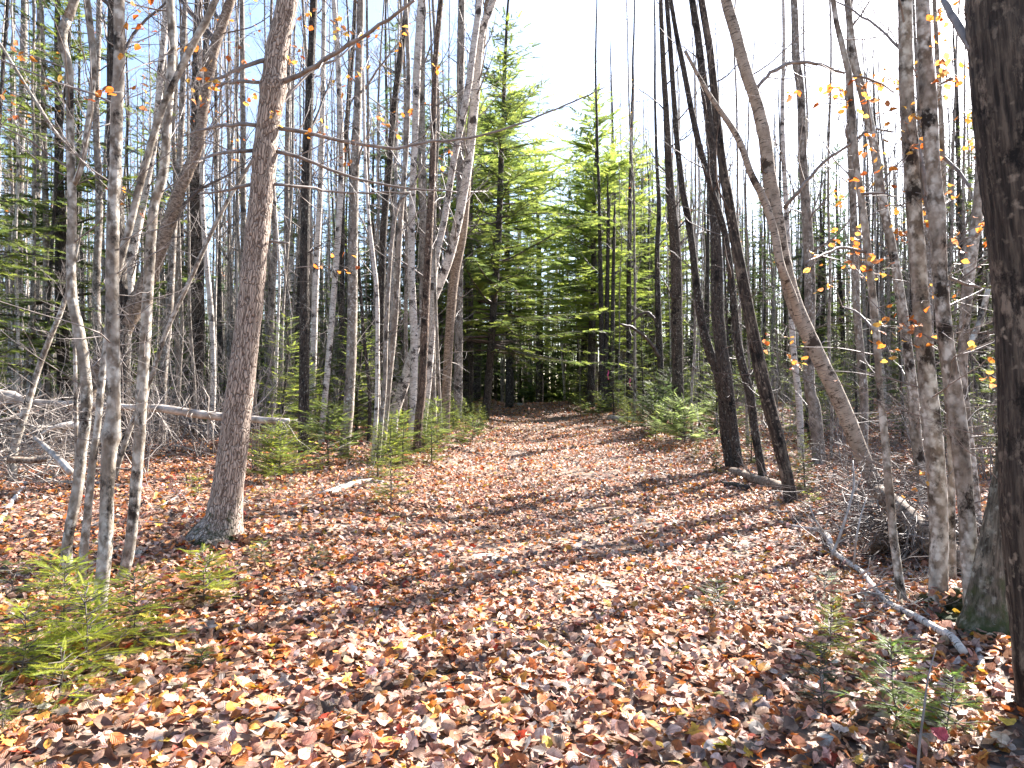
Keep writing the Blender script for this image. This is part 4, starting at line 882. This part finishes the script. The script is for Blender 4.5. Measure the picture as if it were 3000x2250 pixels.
log('fallen_branch', 'fallen birch pole with pale bark lying down the slope to the dark giant trunk', c2([(1215,2855,34),(1160,2790,34),(1100,2755,33),(1030,2712,30),(960,2672,27),(900,2640,25),(850,2590,23),(800,2530,23),(765,2490,23),(700,2445,22),(650,2405,22),(628,2350,26),(590,2315,20),(540,2300,14),(450,2275,9),(390,2245,6)]),
    'fallen branch', M_birch, 2.2, 12, twigs=16,
    forks=[[(3595,2400,13,5.9),(3625,2325,13,6.0),(3660,2220,12,6.1),(3685,2130,11,6.2),(3690,2060,9,6.3),(3685,1990,6,6.4)], [(3690,2440,9,5.8),(3700,2330,9,5.8),(3720,2230,8,5.9),(3745,2150,6,6.0)],
           [(3715,2490,12,5.4),(3760,2460,10,5.3),(3795,2445,7,5.2)], [(3560,2300,9,6.4),(3520,2240,8,6.5),(3500,2190,5,6.6)], [(3720,2560,8,5.2),(3830,2520,8,5.1),(3940,2540,8,5.0),(4020,2545,6,5.0)],
           [(3650,2580,8,5.0),(3750,2560,8,5.0),(3870,2590,7,4.9),(3960,2640,5,4.8)]])
log('fallen_stick', 'short broken pale stick beside the fallen birch pole', c2([(1300,2915,30),(1285,2850,28),(1262,2740,16)]), 'stick', M_birch, .8)
log('fallen_log', 'rough grey log lying behind the feet of the dark trunks', c2([(440,2130,40),(400,2110,44),(330,2092,44),(215,2048,34)]), 'log', M_shag, .7, twigs=5)
log('fallen_log', 'short dark log end poking onto the path edge', c2([(175,2100,24),(230,2108,28),(290,2122,28)]), 'log', M_dark, .7)
log('fallen_log', 'small pale log resting by the far bushes at the crest', [(2632,1813,20),(2690,1822,20),(2742,1822,18)], 'log', M_birch, 1.2)
log('fallen_log', 'grey weathered branch end on the bank beside the path', [(1385,2150,28),(1450,2130,30),(1520,2105,28),(1600,2085,18),(1660,2090,10)], 'log', M_stick, .8, twigs=12)
log('fallen_stick', 'dark weathered stick half buried in leaves near the path centre', [(2200,2890,10),(2290,2850,26),(2340,2835,30),(2400,2845,14)], 'stick', M_stick, .5)
log('fallen_stick', 'short dark stick in the leaves below the bright thicket', [(1130,2975,18),(1210,2978,22),(1300,2960,14)], 'stick', M_dark, .6)
log('fallen_tree', 'pale barkless fallen trunk lying chest high across the deadfall', [(-260,1700,60),(-60,1712,62),(60,1718,56),(130,1735,30),(240,1742,26),(420,1752,26),(560,1760,28),(700,1765,34),(850,1788,36),(960,1800,34),(1100,1812,30),(1250,1822,26)], 'fallen tree', M_stick, D=(9.0,9.6), twigs=46)
log('fallen_tree', 'broken white limb propped against the deadfall under the pale trunk', [(180,1875,10),(240,1845,20),(300,1838,34),(350,1835,34)], 'fallen branch', M_birch, D=(8.4,8.7), twigs=4)
log('fallen_branch', 'grey twisted limb angling down out of the deadfall', [(150,1890,16),(200,1935,24),(260,1990,28),(305,2040,30)], 'fallen branch', M_stick, D=(8.4,7.6), twigs=8)
log('fallen_branch', 'white curved stick lying at the picture edge near the clump', [(-30,2300,14),(10,2245,18),(50,2180,20),(90,2130,16),(135,2105,10)], 'stick', M_birch, .8)
log('fallen_branch', 'long thin pole lying level behind the slender clump', [(-60,2110,14),(100,2098,16),(230,2094,16),(420,2098,16),(560,2110,10)], 'stick', M_stick, 1.2, twigs=8)
log('fallen_branch', 'long dark pole lying in the leaves at the feet of the clump', [(-40,2395,16),(150,2405,18),(330,2412,20),(500,2416,22),(640,2424,18)], 'stick', M_dark, .8, twigs=3)
log('fallen_branch', 'pale thin pole just behind the long dark pole', [(-40,2345,10),(120,2352,12),(280,2352,10)], 'stick', M_stick, .9)
log('fallen_branch', 'bleached forked stick upright in leaves behind the furrowed trunk', [(700,2190,8),(760,2160,12),(800,2125,10),(830,2105,6)], 'stick', M_birch, 1.5, twigs=7)
log('fallen_log', 'brown rotten log inside the brush pile', [(30,1985,26),(120,1990,30),(200,1985,18)], 'log', M_shag, D=(7.8,8.0), twigs=3)
# rotten overturned stump
def rock(name, label, cat, p, s, mt, amp=.2, sub=4, par=None, seed=0):
    import bmesh
    bm = bmesh.new(); bmesh.ops.create_icosphere(bm, subdivisions=sub, radius=1)
    V = np.array([v.co[:] for v in bm.verts]); F = np.array([[v.index for v in f.verts] for f in bm.faces]); bm.free()
    nz = sum(np.sin(V@R.standard_normal(3)*f + U(0,6))*amp/f**.8*1.6 for f in (2,3,4.5,7,11,17))
    V = V*(1+nz[:,None]*.6)*np.array(s); a = Acc(); a.add(V, [F], bc=V)
    o = obj(name, a, mt, par, p); 
    if label: tag(o, label, cat)
    return o
st = empty('tree_stump', (xg(3900,6.3), 6.3, float(H(xg(3900,6.3),6.3))), 'rotten brown overturned stump with earth and roots behind the thin crooked trunk', 'stump')
rock('body', None, None, (.05,.15,.12), (.30,.2,.19), M_rot, .5, 5, st)
rock('root', None, None, (.42,.1,.10), (.30,.2,.17), M_rot, .5, 4, st)
for q in range(8):
    a = Acc()
    for k in range(18):
        az = U(0,6.28); p = A(cos(az)*.5*U(.3,1)+.1, sin(az)*.3*U(.3,1)-.05, U(.05,.45)); branch(a, p, nrm(A(p[0]*1.2-.3, p[1]*2-.5, U(-.3,.5))), U(.2,.7), U(.004,.014), 1, None, .3, -.03)
    obj('root', a, M_twigd if q%2 else M_twig, st)
mo = (xg(4150,4.75), 4.75, float(H(xg(4150,4.75),4.75))-.02)
rock('root_mound', 'dark mossy root mound under the lichened twin trunks', 'mound', mo, (.30,.26,.17), M_moss, .5, 5)
ml = Acc(); n_ = 240; a_ = U(0,6.28,n_); q_ = np.sqrt(U(0,1,n_))*1.25; O_ = np.stack([mo[0]+np.cos(a_)*q_*.32, mo[1]+np.sin(a_)*q_*.28, mo[2]+.17*np.sqrt(np.clip(1-(q_/1.1)**2,0,1))*1.05+U(.01,.06,n_)],-1)
tm_ = [leaf_tmpl('ovate', 2) for _ in range(4)]; M_ = rotm(U(0,6.28,n_), R.standard_normal(n_)*.5, R.standard_normal(n_)*.5, .06*U(.7,1.2,n_)); lc_ = leaf_cols(n_)
for k in range(4): place(ml, tm_[k], M_[k::4], O_[k::4], lc_[k::4], U(0,50,len(O_[k::4])))
tag(obj('mound_leaves', ml, M_litter), label='fallen leaves caught on the mossy root mound', cat='fallen leaves', kind='stuff')
log('rotten_log', 'broad rotten reddish log slanting behind the lichened twins', [(3790,2120,60),(3880,2200,90),(3990,2310,110),(4100,2390,110),(4200,2440,90)], 'log', M_shag, D=(6.6,5.6), rough=.08, twigs=10)
rock('stone', 'flat bare stone showing through leaves in the middle of the path', 'stone', tuple(ground_at(2110,2412)+A(0,0,-.01)), (.22,.18,.035), M_stone, .15)
rock('stone', 'small grey rounded stone beside the path crest', 'stone', tuple(ground_at(2240,1752)), (.28,.2,.16), M_stone, .15)
rock('stone', 'grey stone at the far bend under the hemlock', 'stone', tuple(ground_at(2205,1760)), (.3,.2,.12), M_stone, .15)
# ribbons
def ribbon(label, p, h, wd):
    a = Acc(); m_ = 9; z = np.linspace(0, -h, m_); V = []
    for s_ in (-1,1): V += [(s_*wd/2+.02*sin(k*1.1), .012*sin(k*.9+s_), z[k]) for k in range(m_)]
    V = A(*V); i_ = np.arange(m_-1); a.add(V, [np.stack([i_, i_+1, i_+1+m_, i_+m_],-1)])
    V2 = V + A(0,.002,0); a.add(V2, [np.stack([i_, i_+m_, i_+1+m_, i_+1],-1)])
    o = obj('marking_ribbon', a, M_pink, None, p); tag(o, label, 'ribbon')
ribbon('pink tape hanging on the joined dark trunks', tuple(at(2628,1600,29.7)), .40, .05)
ribbon('pink tape hanging on the brown trunk past the joined ones', tuple(at(2722,1635,30.7)), .35, .05)
pk = Acc(); tm_ = leaf_tmpl('round', 2, True); place(pk, tm_, rotm(A(.6), A(.5), A(-.4), A(.075)), A([0,0,0]).reshape(1,3), A([.6,.10,.13]).reshape(1,3)); o = obj('fallen_leaf', pk, M_litter, None, tuple(ground_at(4055,3250)+A(0,0,.07))); tag(o, 'crumpled bright pink leaf on the litter before the spreading sapling', 'leaf')
log('thin_stick', 'thin grey stick standing up through the spreading green sapling', [(3965,3330,12),(3975,3200,11),(3995,3050,9),(4010,2930,7),(4045,2800,5)], 'stick', M_twig, D=(2.75,2.9))
# brush: tangled dead sticks
def brush(name, label, spots, n, L, r, zmax, m_=M_stick, lev=1):
    a = Acc()
    for _ in range(n):
        X, Y, sx, sz = spots[R.integers(0,len(spots))]; p = ground_at(X + U(-sx,sx), max(Y + U(-sz,sz), 1760)); p = p + A(0,0,U(0,1)**1.5*zmax)
        az = U(0, 6.28); d = nrm(A(cos(az), sin(az)*.7, U(-.35,.5))); l_ = L*U(.4,1.4)
        branch(a, p - d*l_*.4, d, l_, r*U(.4,1.5), lev, None, .16, -.01, .8)
    tag(obj(name, a, m_), label=label, cat='brush', kind='stuff')
brush('brush_pile_debris', 'tangle of dead grey sticks heaped under the pale fallen trunk', [(150,1950,330,150),(450,1920,250,110),(750,1900,250,80),(100,2040,220,70)], 500, 1.0, .010, 1.05)
brush('deadfall_debris', 'dark rotting twigs packed inside the brush pile below the pale trunk', [(150,1930,330,110),(450,1900,250,90),(800,1880,260,70)], 750, .8, .011, .9, M_twigd)
brush('stick_debris', 'dry dark twigs tangled between dark trunks and rotten stump', [(3600,2150,220,130),(3750,2050,220,130),(3850,2280,200,110),(3820,2300,160,100)], 560, .7, .0055, .55, M_twigd)
brush('twig_debris', 'scattered dead sticks lying among the leaves at the woods edges', [(3400,2300,250,100),(3900,2000,450,100),(3300,1980,300,80),(400,2150,450,150),(1300,2000,400,100),(1800,1960,250,60),(4000,2600,250,100),(1200,2200,300,80)], 330, .5, .005, .06)
for pr, us in [(b[0], b[1]) for b in BP+CP] + PO + SH:
    if not us[0]:
        for ch in list(pr.children): bpy.data.objects.remove(ch)
        bpy.data.objects.remove(pr)
